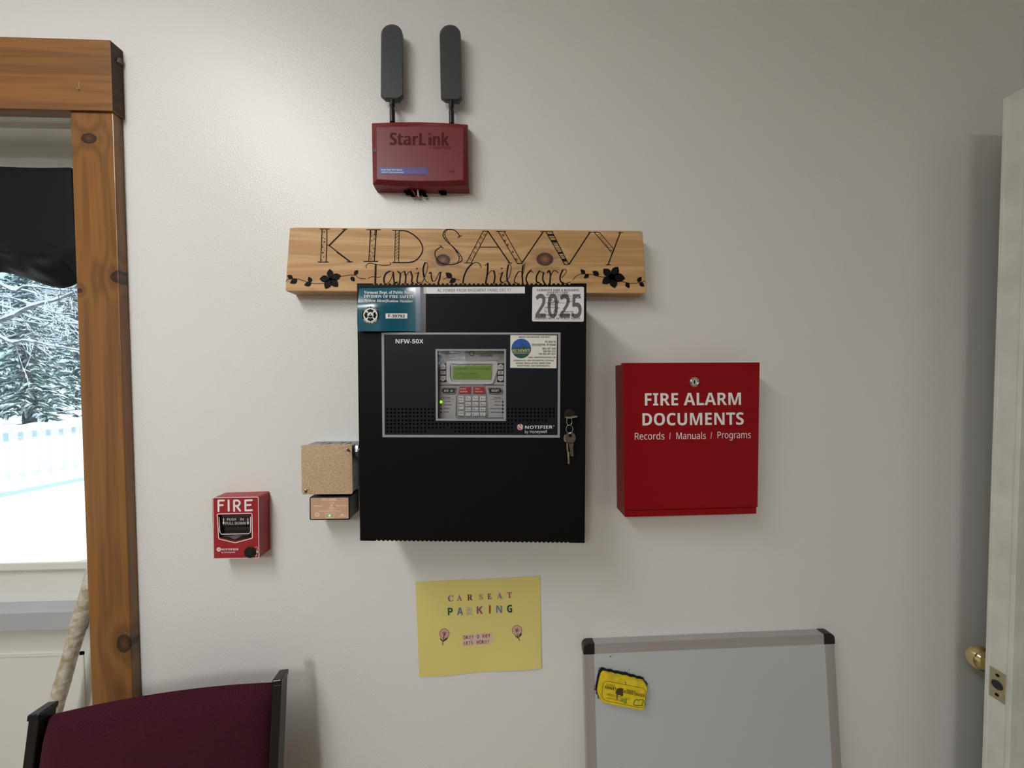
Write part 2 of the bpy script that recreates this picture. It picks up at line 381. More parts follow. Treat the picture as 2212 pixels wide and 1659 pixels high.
# ------------------------------------------------------------------ ceiling light and an added fill light
def ceiling_light(x0, d0, d1, label, power):
    t = thing('ceiling_light', label, 'ceiling light', w3(x0, CE, (d0+d1)/2), 'ceiling lights')
    b = MB(); b.box(x0-6.5, x0+6.5, CE-1.2, CE-.02, d0-1, d1+1); b.build('housing', M['white'], t, bevel=.2)
    b = MB(); em = mat('lamp_diffuser', (255, 250, 240), .5, emit=((252, 252, 250), power))
    n = 8; prof = [(x0 + 5.8*math.cos(math.pi*k/n), CE-1.2 - 1.6*math.sin(math.pi*k/n)) for k in range(n+1)]
    b.loft([[w3(x, z, d) for x, z in prof] for d in (d0, d1)]); b.build('diffuser', em, t, smooth=30)
ceiling_light(-36, 26, 74, 'long ceiling light close to the wall with the alarm panel', LAMP)
ceiling_light(-36, 110, 158, 'long ceiling light at the back of the room near the rear windows', LAMP*2.5)  # added fill lamp out of view, brightens the wall
# ------------------------------------------------------------------ left doorway: casing, door, curtain
TL = WP(.8); TH = WP(1.0)
k1 = XZ(192, 299, .8); k2 = XZ(262, 598, .8); k3 = XZ(268, 1390, .8); k4 = XZ(172, 628, .8)
bx = XZ(243, 245, .8); by = XZ(285, 1440, .8); cx = XZ(150, 237, .8); cy = XZ(199.5, 1510, .8)
XR_ = (bx[0]+by[0])/2; XL_ = (cx[0]+cy[0])/2
hz0 = XZ(120, 236.5, 1.0)[1]; hz1 = XZ(120, 83, 1.0)[1]; hx1 = XZ(240, 160, 1.0)[0]
o0 = w3(XR_, 0, 0)
def loc_(k, rx, rz, base): p = w3(k[0], k[1], 0) - base; return (p.x, p.z, rx*IN, rz*IN)
M['casing'] = wood('stained_pine', (98, 62, 26), (156, 106, 52), 2, [loc_(k1, .62, .42, o0), loc_(k2, .9, .55, o0), loc_(k3, .6, .8, o0), loc_(k4, .22, .2, o0)], .36, 20, (58, 34, 18), coat=.25)
M['casing_h'] = wood('stained_pine_head', (102, 66, 30), (158, 108, 58), 0, [], .36, 22, coat=.25)
M['endgrain'] = mat('stained_end_grain', (74, 46, 26), .6, var=(60, (58, 36, 20)))
b = MB(); b.box(XL_, XR_, FL, hz0, 0, .8); struct(b.build('trim_1', M['casing'], loc=o0, bevel=.06))
o1 = w3(OX0, 0, 0)
b = MB(); b.box(OX0-3.6, OX0+.6, FL, hz0, 0, .8); struct(b.build('trim_2', M['casing'], loc=o1, bevel=.06))
b = MB(); b.box(OX0-4.6, hx1, hz0, hz1, 0, 1.0); b.m = 1
b.box(hx1, hx1+.015, hz0+.05, hz1-.05, .02, .97)
hd = struct(b.build('trim_3', [M['casing_h'], M['endgrain']], loc=w3(hx1, hz0, 0), bevel=.07))
b = MB()
for i in range(9): b.sphere(w3(hx1+.05, hz1-1.0+random.uniform(-.3, .3), .35+random.uniform(-.2, .2)), random.uniform(.05, .13)*IN, 8, 6)
b.build('filler_blob', M['pullgrey'], hd)
b = MB(); b.cyl(P(171, 194, 1.0), Vector((0, -1, 0)), .05*IN, .15*IN, 8); b.stroke([(169.5, 176), (171, 193)], 1.0, TH, .01); b.build('nail', M['brasspl'], hd)
DF = -4.4
DP = WP(DF)
gz = XZ(100, 1212, DF)[1]; gx1 = -38.6; gx0 = -62.6; gtop = 16.5
door1 = MB()
door1.box(OX0+.9, gx0, FL+.6, OZ-.4, DF-1.75, DF); door1.box(gx1, OX1-.9, FL+.6, OZ-.4, DF-1.75, DF)
door1.box(gx0, gx1, FL+.6, gz, DF-1.75, DF); door1.box(gx0, gx1, gtop, OZ-.4, DF-1.75, DF)
d1 = struct(door1.build('door_1', M['white'], loc=w3(OX1, FL, DF)))
m1 = XZ(100, 1233, DF+.5)[1]
b = MB()
for (a0, a1, c0, c1) in ((gx0-1.2, gx1+1.2, m1, gz+.15), (gx0-1.2, gx1+1.2, gtop-.15, gtop+1.1), (gx0-1.2, gx0+.15, gz, gtop), (gx1-.15, gx1+1.2, gz, gtop)): b.box(a0, a1, c0, c1, DF, DF+.5)
b.build('lite_frame', M['white'], d1, bevel=.15)
b = MB(); b.box(gx0, gx1, gz, gtop, DF-1.0, DF-.8); b.build('pane', M['glass'], d1)
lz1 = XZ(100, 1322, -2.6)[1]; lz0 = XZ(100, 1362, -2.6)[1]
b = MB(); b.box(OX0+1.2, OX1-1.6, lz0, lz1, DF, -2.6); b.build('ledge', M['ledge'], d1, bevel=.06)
b = MB()                                   # pressed panel moulding on the lower half of the leaf
pz = XZ(100, 1409, DF)[1]; pxr = XZ(184, 1450, DF)[0]
for (a0, a1, c0, c1) in ((-62, pxr, pz-.3, pz), (-62, pxr, FL+7, FL+7.3), (pxr-.35, pxr, FL+7, pz), (-62, -61.65, FL+7, pz)): b.box(a0, a1, c0, c1, DF, DF+.12)
b.build('panel_moulding', M['white'], d1)
b = MB()
b.box(OX0, OX0+.9, FL, OZ, DF-1.8, 0); b.box(OX1-.9, OX1, FL, OZ, DF-1.8, 0); b.box(OX0+.9, OX1-.9, OZ-.3, OZ, DF-1.8, 0)
b.box(OX0+.9, OX0+1.5, FL, OZ-.3, DF+.01, -1.9); b.box(OX1-1.4, OX1-.9, FL, OZ-.3, DF+.01, -1.9); b.box(OX0+1.5, OX1-1.4, OZ-.75, OZ-.3, DF+.01, -1.9); b.box(OX0, OX1, FL, FL+.6, DF-1.8, 0)
b.build('jamb', M['white'], d1)
# black valance across the top of the door
def valance():
    d0 = -2.5
    xr = XZ(156, 450, d0)[0]; xl = -64
    zt = XZ(60, 360, d0)[1]; zm = XZ(60, 533, d0)[1]
    hem = [(0, 592), (30, 598), (60, 608), (95, 621), (130, 627.5), (150, 622), (160, 614)]
    hx = [XZ(*p, d0) for p in hem]
    def hemz(x):
        if x <= hx[0][0]:
            per = hx[4][0] - hx[0][0]; u = abs(((hx[4][0]-x)/(per*1.15)) % 2 - 1); return hx[4][1] + (hx[0][1]-hx[4][1])*(1-u)**1.3 if False else hx[0][1] - (hx[0][1]-hx[4][1])*(.5+.5*math.cos(2*math.pi*(x-hx[0][0])/9+math.pi))
        for a, c in zip(hx, hx[1:]):
            if a[0] <= x <= c[0]:
                t = (x-a[0])/(c[0]-a[0]); return a[1]+(c[1]-a[1])*t
        return hx[-1][1]
    t = thing('window_valance', 'black satin gathered valance hung across the top of the glazed door', 'curtain', w3((xl+xr)/2, zt, DF))
    b = MB(); nu = 90; nv = 26; rows = []
    for j in range(nv+1):
        v = j/nv; row = []
        for i in range(nu+1):
            u = i/nu; x = xl + (xr-xl)*u; zb = hemz(x) + .25
            if v < .55: z = zt + (zm-zt)*v/.55 - .12*math.sin(u*9); d = d0 + .12*math.sin(x*1.1+2)*v
            else:
                w = (v-.55)/.45; z = zm + (zb-zm)*w
                bel = math.sin(math.pi*min(w*1.05, 1))
                d = d0 - .35*(1-abs(2*min(w*3, 1)-1)) + bel*(.75 + .3*math.sin(x*.8+w*4) + .14*math.sin(x*1.9-w*6)) - .3*w
            row.append(w3(x, z, d))
        for k in range(1, 4): row.append(row[nu] + Vector((.012*IN*k, (k/3.0)*1.7*IN, 0)))
        rows.append(row)
    n = len(rows[0]); b.add([p for r in rows for p in r], [(j*n+i, j*n+i+1, (j+1)*n+i+1, (j+1)*n+i) for j in range(nv) for i in range(n-1)])
    o = b.build('cloth', M['satin'], t, smooth=60, recalc=False)
    sm = o.modifiers.new('thickness', 'SOLIDIFY'); sm.thickness = .002
    b = MB(); b.tube([w3(xl, zt-.8, DF+.8), w3(xr+.2, zt-.8, DF+.8)], .3*IN, 10)
    for x in (xl+2, xr-1): b.box(x-.3, x+.3, zt-1.2, zt-.4, DF, DF+.8)
    b.build('curtain_rod', M['white'], t, smooth=40)
valance()
# peeling pole leaning in the doorway
ptop = P(196, 1259, -2.6); pbot_dir = P(128, 1500, -2.0) - ptop
tt = (0.02 - ptop.z)/pbot_dir.z; pbot = ptop + pbot_dir*tt
ptt = ptop - pbot_dir*.35
b = MB(); pts = [pbot + (ptt-pbot)*(k/24) for k in range(25)]
b.tube(pts, [.56*IN*(1+.05*math.sin(k*2.3)+.03*math.sin(k*5.1)) for k in range(25)], 14)
tag(b.build('wooden_pole', M['pole'], loc=pbot, smooth=50), 'long wooden pole with peeling white paint leaning in the glazed doorway', 'pole')
# ------------------------------------------------------------------ right door, open against the wall
DB, DFR = 3.57, 5.17
x_e = (XZ(2165, 215, DB)[0] + XZ(2125, 1650, DB)[0])/2; dz1 = XZ(2178, 213, DB)[1]
dt = MB(); dt.box(x_e+.03, XR-.4, FL+.4, dz1, DB, DFR)
d2 = struct(dt.build('door_2', M['doorpaint'], loc=w3(x_e, FL, DB)))
b = MB(); b.box(x_e-.03, x_e+.5, FL+.4, dz1, DB-.02, DB+.24); b.box(x_e-.03, x_e+.5, FL+.4, dz1, DFR-.27, DFR+.02); b.build('edge_skin', M['doorpaint'], d2, bevel=.04)
fz0 = XZ(2160, 1510, 4.3)[1]; fz1 = XZ(2160, 1447, 4.3)[1]; fzc = (fz0+fz1)/2
b = MB(); b.box(x_e-.02, x_e+.1, fz0, fz1, DB+.3, DFR-.36); pl = b.build('latch_plate', M['brasspl'], d2)
dcx = (DB+.3+DFR-.36)/2
b = MB(); b.cyl(w3(x_e-.025, fzc, dcx), Vector((-1, 0, 0)), .36*IN, .03*IN, 18); b.m = 1
for s in (-1, 1): b.cyl(w3(x_e-.022, fzc+s*.82, dcx), Vector((-1, 0, 0)), .12*IN, .03*IN, 10)
b.build('latch_bolt', [M['darkhole'], M['ink2']], pl)
kc = w3(x_e+2.1, XZ(2122, 1424, DB-1.7)[1], DB-1.75)
b = MB(); b.sphere(kc, 1.05*IN, 24, 16, (1, .85, 1)); b.cyl(w3(x_e+2.1, kc.z/IN-CH, DB), Vector((0, 1, 0)), .45*IN, 1.0*IN); b.cyl(w3(x_e+2.1, kc.z/IN-CH, DB), Vector((0, 1, 0)), 1.25*IN, .25*IN, 28)
b.build('door_knob', M['brass'], d2, smooth=40)
b = MB(); kz = kc.z/IN - CH; kc2 = w3(x_e+2.9, kz, DFR+1.75)
b.sphere(kc2, 1.05*IN, 24, 16, (1, .85, 1)); b.cyl(w3(x_e+2.9, kz, DFR), Vector((0, -1, 0)), .45*IN, 1.0*IN); b.cyl(w3(x_e+2.9, kz, DFR), Vector((0, -1, 0)), 1.25*IN, .25*IN, 28)
b.build('door_knob', M['brass'], d2, smooth=40)
# ------------------------------------------------------------------ fire alarm panel
A = zf(4.254, 760, 600)
PF = WP(5.2)
pt = thing('fire_alarm_panel', 'large black steel alarm control panel with a small glass window and stickers', 'alarm panel', P(1018, 1168, 0))
def pq(u, v):                                # panel door, corner to corner
    a = Vector((771, 612))*(1-u) + Vector((1267, 612))*u; c = Vector((778, 1168))*(1-u) + Vector((1263, 1173))*u
    q = a*(1-v) + c*v; return (q.x, q.y)
top = [pq(0, 0)]
n = 45
for i in range(n):
    u0 = .065 + .87*i/n; du = .87/n
    top += [pq(u0, 0)] + [pq(u0 + du*(.2 + .6*k/4), .0065*math.sin(math.pi*k/4)) for k in range(5)]
top += [pq(1, 0), pq(1, 1)]
for i in range(n):
    u0 = .935 - .87*i/n; du = .87/n
    top += [pq(u0, 1)] + [pq(u0 - du*(.2 + .6*k/4), 1 - .004*math.sin(math.pi*k/4)) for k in range(5)]
top += [pq(0, 1)]
hole = [A((788, 672))[0], A((1400, 672))[0], A((1395, 1296))[0], A((790, 1297))[0]]
b = MB()
body = [PF.at(*pq(u, v)) for u, v in ((.004, .006), (.996, .006), (.996, .994), (.004, .994))]
bxz = [(p.x/IN, p.z/IN-CH) for p in body]
# back box: five sides, open at the front where the door sits
hz = [(PF.at(*p).x/IN, PF.at(*p).z/IN-CH) for p in hole]
b.prismw(bxz, 0, 3.6)
rim_o = [w3(x, z, 3.6) for x, z in bxz]; rim_f = [w3(x, z, 5.0) for x, z in bxz]
b.add(rim_o + rim_f, [(i, (i+1) % 4, 4+(i+1) % 4, 4+i) for i in range(4)])
b.build('cabinet', M['black'], pt)
# door: outline with the scalloped vent edges, with the window cut through it
b = MB()
fr = [PF.at(*p) for p in top]; bk = [p + Vector((0, .12*IN, 0)) for p in fr]
fh = [PF.at(*p) for p in hole]; bh = [p + Vector((0, .12*IN, 0)) for p in fh]
bm = bmesh.new()
vo = [bm.verts.new(p) for p in fr]; vi = [bm.verts.new(p) for p in fh]
eo = [bm.edges.new((vo[i], vo[(i+1) % len(vo)])) for i in range(len(vo))]; ei = [bm.edges.new((vi[i], vi[(i+1) % 4])) for i in range(4)]
g = bmesh.ops.triangle_fill(bm, use_beauty=True, use_dissolve=False, edges=eo+ei)
bm.verts.index_update(); tri = [[v.index for v in f.verts] for f in bm.faces]; co = [v.co.copy() for v in bm.verts]; bm.free()
b.add(co, tri); b.loft([bk, fr], cap=False); b.loft([bh, fh], cap=False); b.add([p + Vector((0, .12*IN, 0)) for p in co], tri)
pd = b.build('door', M['black'], pt)
DO = .012
b = MB(); b.ring(A((295, 522), (1895, 522), (1891, 1446), (302, 1443)), A((768, 655), (1418, 655), (1418, 1318), (772, 1315)), PF, 0, DO); b.build('membrane', M['overlay'], pd)
b = MB(); b.ring(A((273, 503), (1918, 503), (1911, 1470), (281, 1465)), A((295, 522), (1895, 522), (1891, 1446), (302, 1443)), PF, 0, DO+.01); b.build('border', M['silver'], pd)
b = MB(); b.ring(A((768, 655), (1418, 655), (1418, 1318), (772, 1315)), A((788, 672), (1400, 672), (1395, 1296), (790, 1297)), PF, -.1, .07); b.build('window_frame', M['silver'], pd, bevel=.015)
b = MB(); b.prism(A((787, 671), (1401, 671), (1396, 1298), (789, 1298)), PF, -.1, -.06); b.build('window_pane', M['pane'], pd)
b = MB()
for r, y in enumerate((1206, 1240, 1275, 1310, 1345, 1379, 1413)):
    for i in range(45):
        x = 326 + 34.75*i
        if r < 4 and (760 < x < 1430): continue
        if r < 3 and x > 1885 or x > 1885: continue
        if r >= 4 and (x > 1500 or (r == 5 and 860 < x < 900) or (r == 6 and 690 < x < 925)): continue
        if r == 3 and x > 1790: continue
        if r == 4 and x > 1480: continue
        b.disc(A((x, y + (x-326)*-.0006))[0], 2.35, PF, DO+.006, 10)
b.build('speaker_grille', M['hole'], pd)
b = MB()
text(b, 'NFW-50X', *A((402, 603), (658, 603)), 9.2, PF, DO+.01)
b.build('model_lettering', M['paperw'], pd, recalc=False); b = MB()
text(b, 'NOTIFIER', *A((1592, 1388), (1845, 1386)), 6.6, PF, DO+.01)
b.stroke(circ(A((1857, 1362))[0], 1.2, 10), .4, PF, DO+.01, True)
text(b, 'by Honeywell', *A((1590, 1428), (1792, 1426)), 6.0, PF, DO+.01, 's')
b.m = 1; b.disc(A((1547, 1372))[0], 6.8, PF, DO+.008, 24); b.m = 2; b.stroke(circ(A((1547, 1372))[0], 6.0, 24), .8, PF, DO+.01, True); text(b, 'N', *A((1532, 1388), (1562, 1388)), 8, PF, DO+.012)
b.build('lettering', [M['paperw'], M['keyred'], M['wink']], pd, recalc=False)
# stickers on the panel door
b = MB(); b.prism(A((660, 87), (1590, 82), (1590, 144), (660, 146)), PF, .002, .02); s = b.build('circuit_sticker', M['paperw'], pd); s['label'] = 'long white strip label naming the power circuit'
b = MB(); text(b, 'AC POWER FROM BASEMENT PANEL CKT 17', *A((785, 129), (1462, 126)), 6.2, PF, .026, 's'); b.build('lettering', M['ink'], s)
V = zf(7.9, 1130, 600)
b = MB(); b.prism(rpoly(V((158, 155), (1040, 155), (1036, 750), (152, 745)), 3.4), PF, .002, .02); s = b.build('inspection_sticker', M['paperw'], pd); s['label'] = 'white inspection sticker with large grey numerals 2025'
b = MB()
for ch, x0, x1 in (('2', 208, 385), ('0', 415, 592), ('2', 622, 798), ('5', 830, 998)): text(b, ch, V((x0, 680))[0], V((x1, 682))[0], 51, PF, .024, 'sb')
b.m = 1
for t, x0, x1, y, h, st in (('VERMONT FIRE & BUILDING', 232, 958, 228, 4.6, 'rb'), ('SAFETY CODE', 412, 772, 268, 4.3, 'rb'), ('PROOF OF INSPECTION', 390, 795, 303, 3.2, 'rb'), ('INSP. NO.', 372, 540, 352, 3.0, 'rb'),
                            ('25 - 07290', 570, 755, 355, 3.6, 's'), ('2025', 745, 832, 418, 3.8, 'rb'), ('MONTH', 430, 555, 472, 3.2, 'rb'), ('VIOLATIONS', 365, 575, 520, 3.4, 'rb'), ('YES', 362, 412, 588, 2.8, 'rb'), ('NO', 535, 590, 588, 2.8, 'rb'),
                            ('CORRECTED', 660, 855, 590, 2.9, 'rb'), ('DIVISION OF FIRE SAFETY', 302, 868, 655, 4.6, 'rb'), ('VERMONT DEPT. OF PUBLIC SAFETY', 192, 980, 712, 4.8, 'rb')):
    text(b, t, V((x0, y))[0], V((x1, y))[0], h, PF, .03, st)
for p in (((560, 365), (850, 358)), ((385, 428), (712, 430)), ((560, 312), (850, 314))): b.stroke(V(*p), .5, PF, .029)
b.stroke(V((362, 535), (388, 535), (388, 562), (362, 562)), .4, PF, .029, True, False)
b.stroke(V((430, 390), (470, 372), (500, 376), (470, 400), (500, 420), (470, 436), (440, 430)), .9, PF, .032); b.stroke(V((510, 432), (530, 380), (545, 430)), .8, PF, .032); b.stroke(V((515, 412), (545, 410)), .7, PF, .032)
b.stroke(V((560, 430), (565, 384), (590, 426), (605, 380), (610, 430)), .8, PF, .032); b.stroke(V((510, 585), (560, 535), (620, 512)), .8, PF, .032); b.stroke(V((530, 540), (575, 572)), .7, PF, .032)
b.m = 2; b.disc(V((672, 547))[0], 1.8, PF, .033); b.fill(V((925, 330), (945, 318), (940, 338), (922, 342)), PF, .033); b.fill(V((968, 302), (988, 290), (982, 318), (970, 314)), PF, .033)
b.build('lettering', [M['gink'], M['ink'], M['paperw']], s, recalc=False)
b = MB(); b.prism(rpoly(A((1457, 527), (1885, 530), (1880, 832), (1455, 828)), 1.2), PF, .01, .03); s = b.build('service_sticker', M['cream'], pd); s['label'] = 'cream service company sticker with round blue and green emblem'
b = MB()
for t, x0, x1, y, h in (('"ABOVE AND BEYOND THE REST"', 1527, 1825, 552, 3.4), ('PO BOX 91', 1776, 1872, 598, 4.4), ('COLCHESTER, VT 05446', 1655, 1873, 626, 4.6), ('(802) 497-1925', 1750, 1873, 660, 4.2), ('888-960-1731', 1760, 1873, 684, 4.0), ('FAX: 802-497-3257', 1718, 1873, 709, 4.2),
                        ('EMAIL: SUMMITFIREVT@GMAIL.COM', 1622, 1872, 738, 3.1), ('COMMERCIAL AND RESIDENTIAL SYSTEMS', 1484, 1856, 768, 3.3), ('DESIGN, INSTALLATION, INSPECTION,', 1510, 1828, 792, 3.3), ('MONITORING, AND MAINTENANCE', 1522, 1816, 816, 3.3)):
    text(b, t, A((x0, y))[0], A((x1, y))[0], h, PF, .036)
c0 = A((1557, 650))[0]; b.m = 1; b.disc(c0, 21.2, PF, .034, 36)
b.m = 2; lo = []
for k in range(25):
    th = math.pi*k/24; lo.append((c0[0]+21.2*math.cos(th), c0[1]+21.2*math.sin(th)))
mtn = A((1468, 655), (1490, 640), (1515, 632), (1540, 640), (1565, 622), (1590, 620), (1612, 632), (1645, 655))
b.fill(lo[:1] + lo[1:-1] + [lo[-1]] + mtn[1:-1], PF, .036)
b.m = 3; text(b, 'SUMMIT', *A((1474, 682), (1640, 680)), 6.2, PF, .04, 'rb'); text(b, 'FIRE AND SECURITY, LLC', *A((1482, 697), (1632, 697)), 2.2, PF, .04)
b.build('lettering', [M['ink'], mat('emblem_blue', (36, 84, 168), .4), mat('emblem_green', (32, 78, 72), .4), mat('emblem_gold', (206, 206, 160), .4)], s, recalc=False)
def card_d(u, v):
    t = min(v/(.5-.12*u), 1); e = min(max((u-.2)/.8, 0), 1)
    return (.35-.13*u)*(1-(1-t)**2)*(1-e*e*(3-2*e)) + .05*(1-u)**2
# teal identification card: curls off the left edge
T = zf(12.76, 760, 600)
b = MB(); nu, nv = 28, 24; rows = []
for j in range(nv+1):
    for i in range(nu+1):
        u, v = i/nu, j/nv
        l = Vector((T((215, 292))[0]))*(1-v) + Vector(T((165, 1475))[0])*v
        if 0 < v < 1: l.x -= 3.2*math.sin(math.pi*min(v*1.0, 1))**.8*(1 if v < .5 else 1)
        r = Vector(T((1885, 262))[0])*(1-v) + Vector(T((1890, 1478))[0])*v
        q = l*(1-u) + r*u
        rows.append(PF.at(q.x, q.y, .02 + card_d(u, v)))
b.add(rows, [(j*(nu+1)+i, j*(nu+1)+i+1, (j+1)*(nu+1)+i+1, (j+1)*(nu+1)+i) for j in range(nv) for i in range(nu)])
s = b.build('identification_card', M['teal'], pd, smooth=60, recalc=False); s['label'] = 'curling teal identification card taped at the top left'
class CardPlane:                              # printing that follows the curl
    n = Vector((0, -1, 0))
    def at(s, px, py, off=0.0):
        x = (px-760)*12.76; y = (py-600)*12.76; u = min(max((x-180)/1705, 0), 1); v = min(max((y-280)/1200, 0), 1)
        return PF.at(px, py, .02 + card_d(u, v) + off)
CP = CardPlane()
b = MB(); O = .03
text(b, 'Vermont Dept. of Public Safety', *T((335, 440), (1720, 438)), 6.4, CP, O, 'rb'); text(b, 'DIVISION OF FIRE SAFETY', *T((330, 545), (1715, 560)), 6.2, CP, O, 'rb'); text(b, 'System Identification Number', *T((350, 662), (1675, 682)), 6.2, CP, O, 'ri')
ec = T((512, 1030))[0]
b.m = 1; b.disc(ec, 18.6, CP, O, 36); b.m = 0
b.disc(ec, 15.4, CP, O+.008, 36); b.m = 1
for q in range(4):
    a0 = math.pi/2*q
    pts = [(ec[0]+rr*math.cos(a0+da), ec[1]+rr*math.sin(a0+da)) for rr, da in ((7.4, -.62), (12.6, -.62), (12.2, -.3), (13.8, 0), (12.2, .3), (12.6, .62), (7.4, .62), (7.0, 0))]
    b.fill(pts, CP, O+.014)
b.stroke(circ(ec, 7.2, 24), .9, CP, O+.016, True); b.m = 0; b.disc(ec, 6.4, CP, O+.018, 24); b.m = 1
b.fill(T((450, 1040), (575, 1040), (560, 1085), (512, 1105), (465, 1085)), CP, O+.02); b.fill(T((480, 1030), (512, 990), (545, 1030)), CP, O+.02)
b.m = 0
for t, a0, a1, rr, flip in (('STATE OF VERMONT', -2.55, -.62, 16.1, 1), ('DIVISION OF FIRE SAFETY', 2.62, .5, 18.2, -1)):
    for i, ch in enumerate(t):
        if ch == ' ': continue
        th = a0 + (a1-a0)*(i+.5)/len(t); c = Vector((ec[0]+rr*math.cos(th), ec[1]+rr*math.sin(th))); u = Vector((-math.sin(th), math.cos(th)))*flip
        text(b, ch, tuple(c-u*.8), tuple(c+u*.8), 2.1, CP, O+.022)
for k in range(12): b.fill(T((930+50*k, 983), (980+50*k, 983), (980+50*k, 1122), (930+50*k, 1122)), CP, O+.016)
b.m = 1; text(b, 'F-39792', *T((1003, 1092), (1460, 1098)), 6.6, CP, O+.028)
b.m = 0
b.build('lettering', [M['wink'], M['ink']], s, recalc=False)
b = MB(); b.prism(A((585, 88), (680, 90), (681, 500), (588, 500)), PF, .075, .08); b.build('clear_tape', M['tape'], pd)
# annunciator keypad behind the glass
K = zf(8.295, 920, 730); KD = 4.6; KP = WP(KD)
kb = MB(); kb.prism(K((243, 225), (1460, 215), (1460, 1500), (243, 1500)), KP, -.7, 0); kp = kb.build('keypad', M['kgrey'], pt)
b = MB(); b.prism(rpoly(K((750, 235), (1290, 245), (1320, 330), (1320, 400), (750, 415)), 4), KP, 0, .06); b.stroke(K((1290, 250), (1330, 300), (1340, 420), (1390, 450)), 1.2, KP, .065); b.m = 1
b.stroke(rpoly(K((785, 240), (860, 240), (860, 320), (785, 320)), 3), 1.2, KP, .065, True, False); b.stroke(K((250, 845), (590, 845)), 1.3, KP, .01); b.stroke(K((1060, 845), (1400, 845)), 1.3, KP, .01); b.stroke(K((545, 1040), (540, 1400)), 1.4, KP, .01); b.stroke(K((1085, 1435), (1390, 1435)), 1.4, KP, .01)
b.stroke(K((880, 285), (1260, 290)), .7, KP, .065)
b.build('housing_relief', [M['kgrey'], M['ink']], kp)
b = MB(); b.ring(rpoly(K((362, 415), (1285, 415), (1290, 560), (1200, 830), (440, 835), (362, 760)), 4), rpoly(K((430, 465), (1205, 465), (1205, 640), (1175, 790), (470, 790), (430, 700)), 4), KP, 0, .14); b.build('screen_bezel', M['klight'], kp, bevel=.03)
b = MB(); b.prism(K((480, 495), (1176, 495), (1176, 738), (480, 738)), KP, 0, .05); sc = b.build('screen', M['lcd'], kp)
b = MB()
for t, x0, x1, y in (('KID SAVVY CHILDCARE', 530, 1150, 568), ('SYSTEM NORMAL', 530, 930, 660), ('01:35P 120325', 530, 955, 712)): text(b, t, *K((x0, y), (x1, y)), 4.6, KP, .058, 'm')
b.build('lettering', M['lcdink'], sc)
b = MB()
b.prism(K((1278, 455), (1420, 455), (1420, 790), (1278, 790)), KP, 0, .03); b.build('key_surround', M['hole'], kp)
b = MB(); b.prism(K((255, 455), (362, 455), (362, 792), (255, 792)), KP, 0, .03); b.build('key_surround', M['hole'], kp)
def keycap(pts, m, o1=.12, name='key'):
    b = MB(); b.prism(pts, KP, 0, o1); return b.build(name, m, kp, bevel=.02)
for x0, x1 in ((1290, 1388), (258, 352)):
    xm = (x0+x1)/2
    ks = [keycap(K((x0, 490), (xm, 462), (x1, 488), (x1, 566), (x0, 566)), M['klight']), keycap(K((x0, 588), (x1, 588), (x1, 656), (x0, 656)), M['klight']), keycap(K((x0, 682), (x1, 682), (x1, 752), (xm, 782), (x0, 752)), M['klight'])]
    b = MB(); b.stroke(K((xm-24, 532), (xm, 506), (xm+24, 532)), .9, KP, .13, False, False); b.build('arrow', M['ink'], ks[0])
    b = MB(); text(b, 'LAMP', *K((xm-28, 615), (xm+28, 615)), 2, KP, .13); text(b, 'TEST', *K((xm-28, 640), (xm+28, 640)), 2, KP, .13); b.build('lettering', M['ink'], ks[1])
    b = MB(); b.stroke(K((xm-24, 712), (xm, 740), (xm+24, 712)), .9, KP, .13, False, False); b.build('arrow', M['ink'], ks[2])
b = MB(); b.prism(rpoly(K((592, 828), (1048, 828), (1085, 960), (1118, 1385), (1065, 1442), (545, 1442), (545, 1040), (562, 930)), 2), KP, 0, .05); b.build('keypad_mount', M['kdark'], kp, bevel=.03)
def lettered(k, items, m, off=.132):
    b = MB()
    for t, x0, x1, y, h in items: text(b, t, *K((x0, y), (x1, y)), h, KP, off)
    return b.build('lettering', m, k)
k = keycap(rpoly(K((300, 888), (545, 888), (516, 1005), (310, 1003), (268, 950)), [3, 1, 1, 3, 4]), M['blackpl']); k['label'] = 'black acknowledge key'
b = MB(); text(b, 'ACK', *K((322, 964), (405, 964)), 4.6, KP, .13); b.stroke(rpoly(K((305, 897), (534, 897), (510, 996), (312, 995), (278, 950)), [3, 1, 1, 3, 4]), .5, KP, .126, True, False); b.m = 1; b.disc(K((460, 948))[0], 3.5, KP, .13, 18); b.m = 0; b.stroke(K((447, 948), (457, 960), (474, 936)), .9, KP, .136, False, False)
b.build('lettering', [M['wink'], M['check']], k)
k = keycap(rpoly(K((1105, 888), (1340, 890), (1380, 945), (1340, 1003), (1130, 1003)), [1, 3, 4, 3, 1]), M['blackpl']); k['label'] = 'black reset key'
b = MB(); text(b, 'RESET', *K((1178, 962), (1310, 962)), 4.4, KP, .13); b.stroke(rpoly(K((1118, 897), (1336, 899), (1370, 945), (1336, 995), (1138, 995)), [1, 3, 4, 3, 1]), .5, KP, .126, True, False); b.build('lettering', M['wink'], k)
k = keycap(K((610, 880), (805, 880), (800, 998), (586, 998)), M['keyred']); k['label'] = 'red alarm silence key'; lettered(k, [('ALARM', 614, 720, 922, 2.6), ('SILENCE', 612, 742, 972, 2.6)], M['wink'])
k = keycap(K((848, 880), (1045, 880), (1070, 998), (848, 998)), M['keyred']); k['label'] = 'red drill key'; lettered(k, [('DRILL', 882, 970, 922, 2.6), ('HOLD 2 SEC', 882, 1015, 970, 2.2)], M['wink'])
XS = ((715, 805), (840, 938), (970, 1070)); YS = ((1045, 1128), (1155, 1220), (1250, 1312), (1340, 1400))
DG = [('1', 'QZ'), ('2', 'ABC'), ('3', 'DEF'), ('4', 'GHI'), ('5', 'JKL'), ('6', 'MNO'), ('7', 'PRS'), ('8', 'TUV'), ('9', 'WXY'), ('*', ''), ('0', '/-#'), ('#', '')]
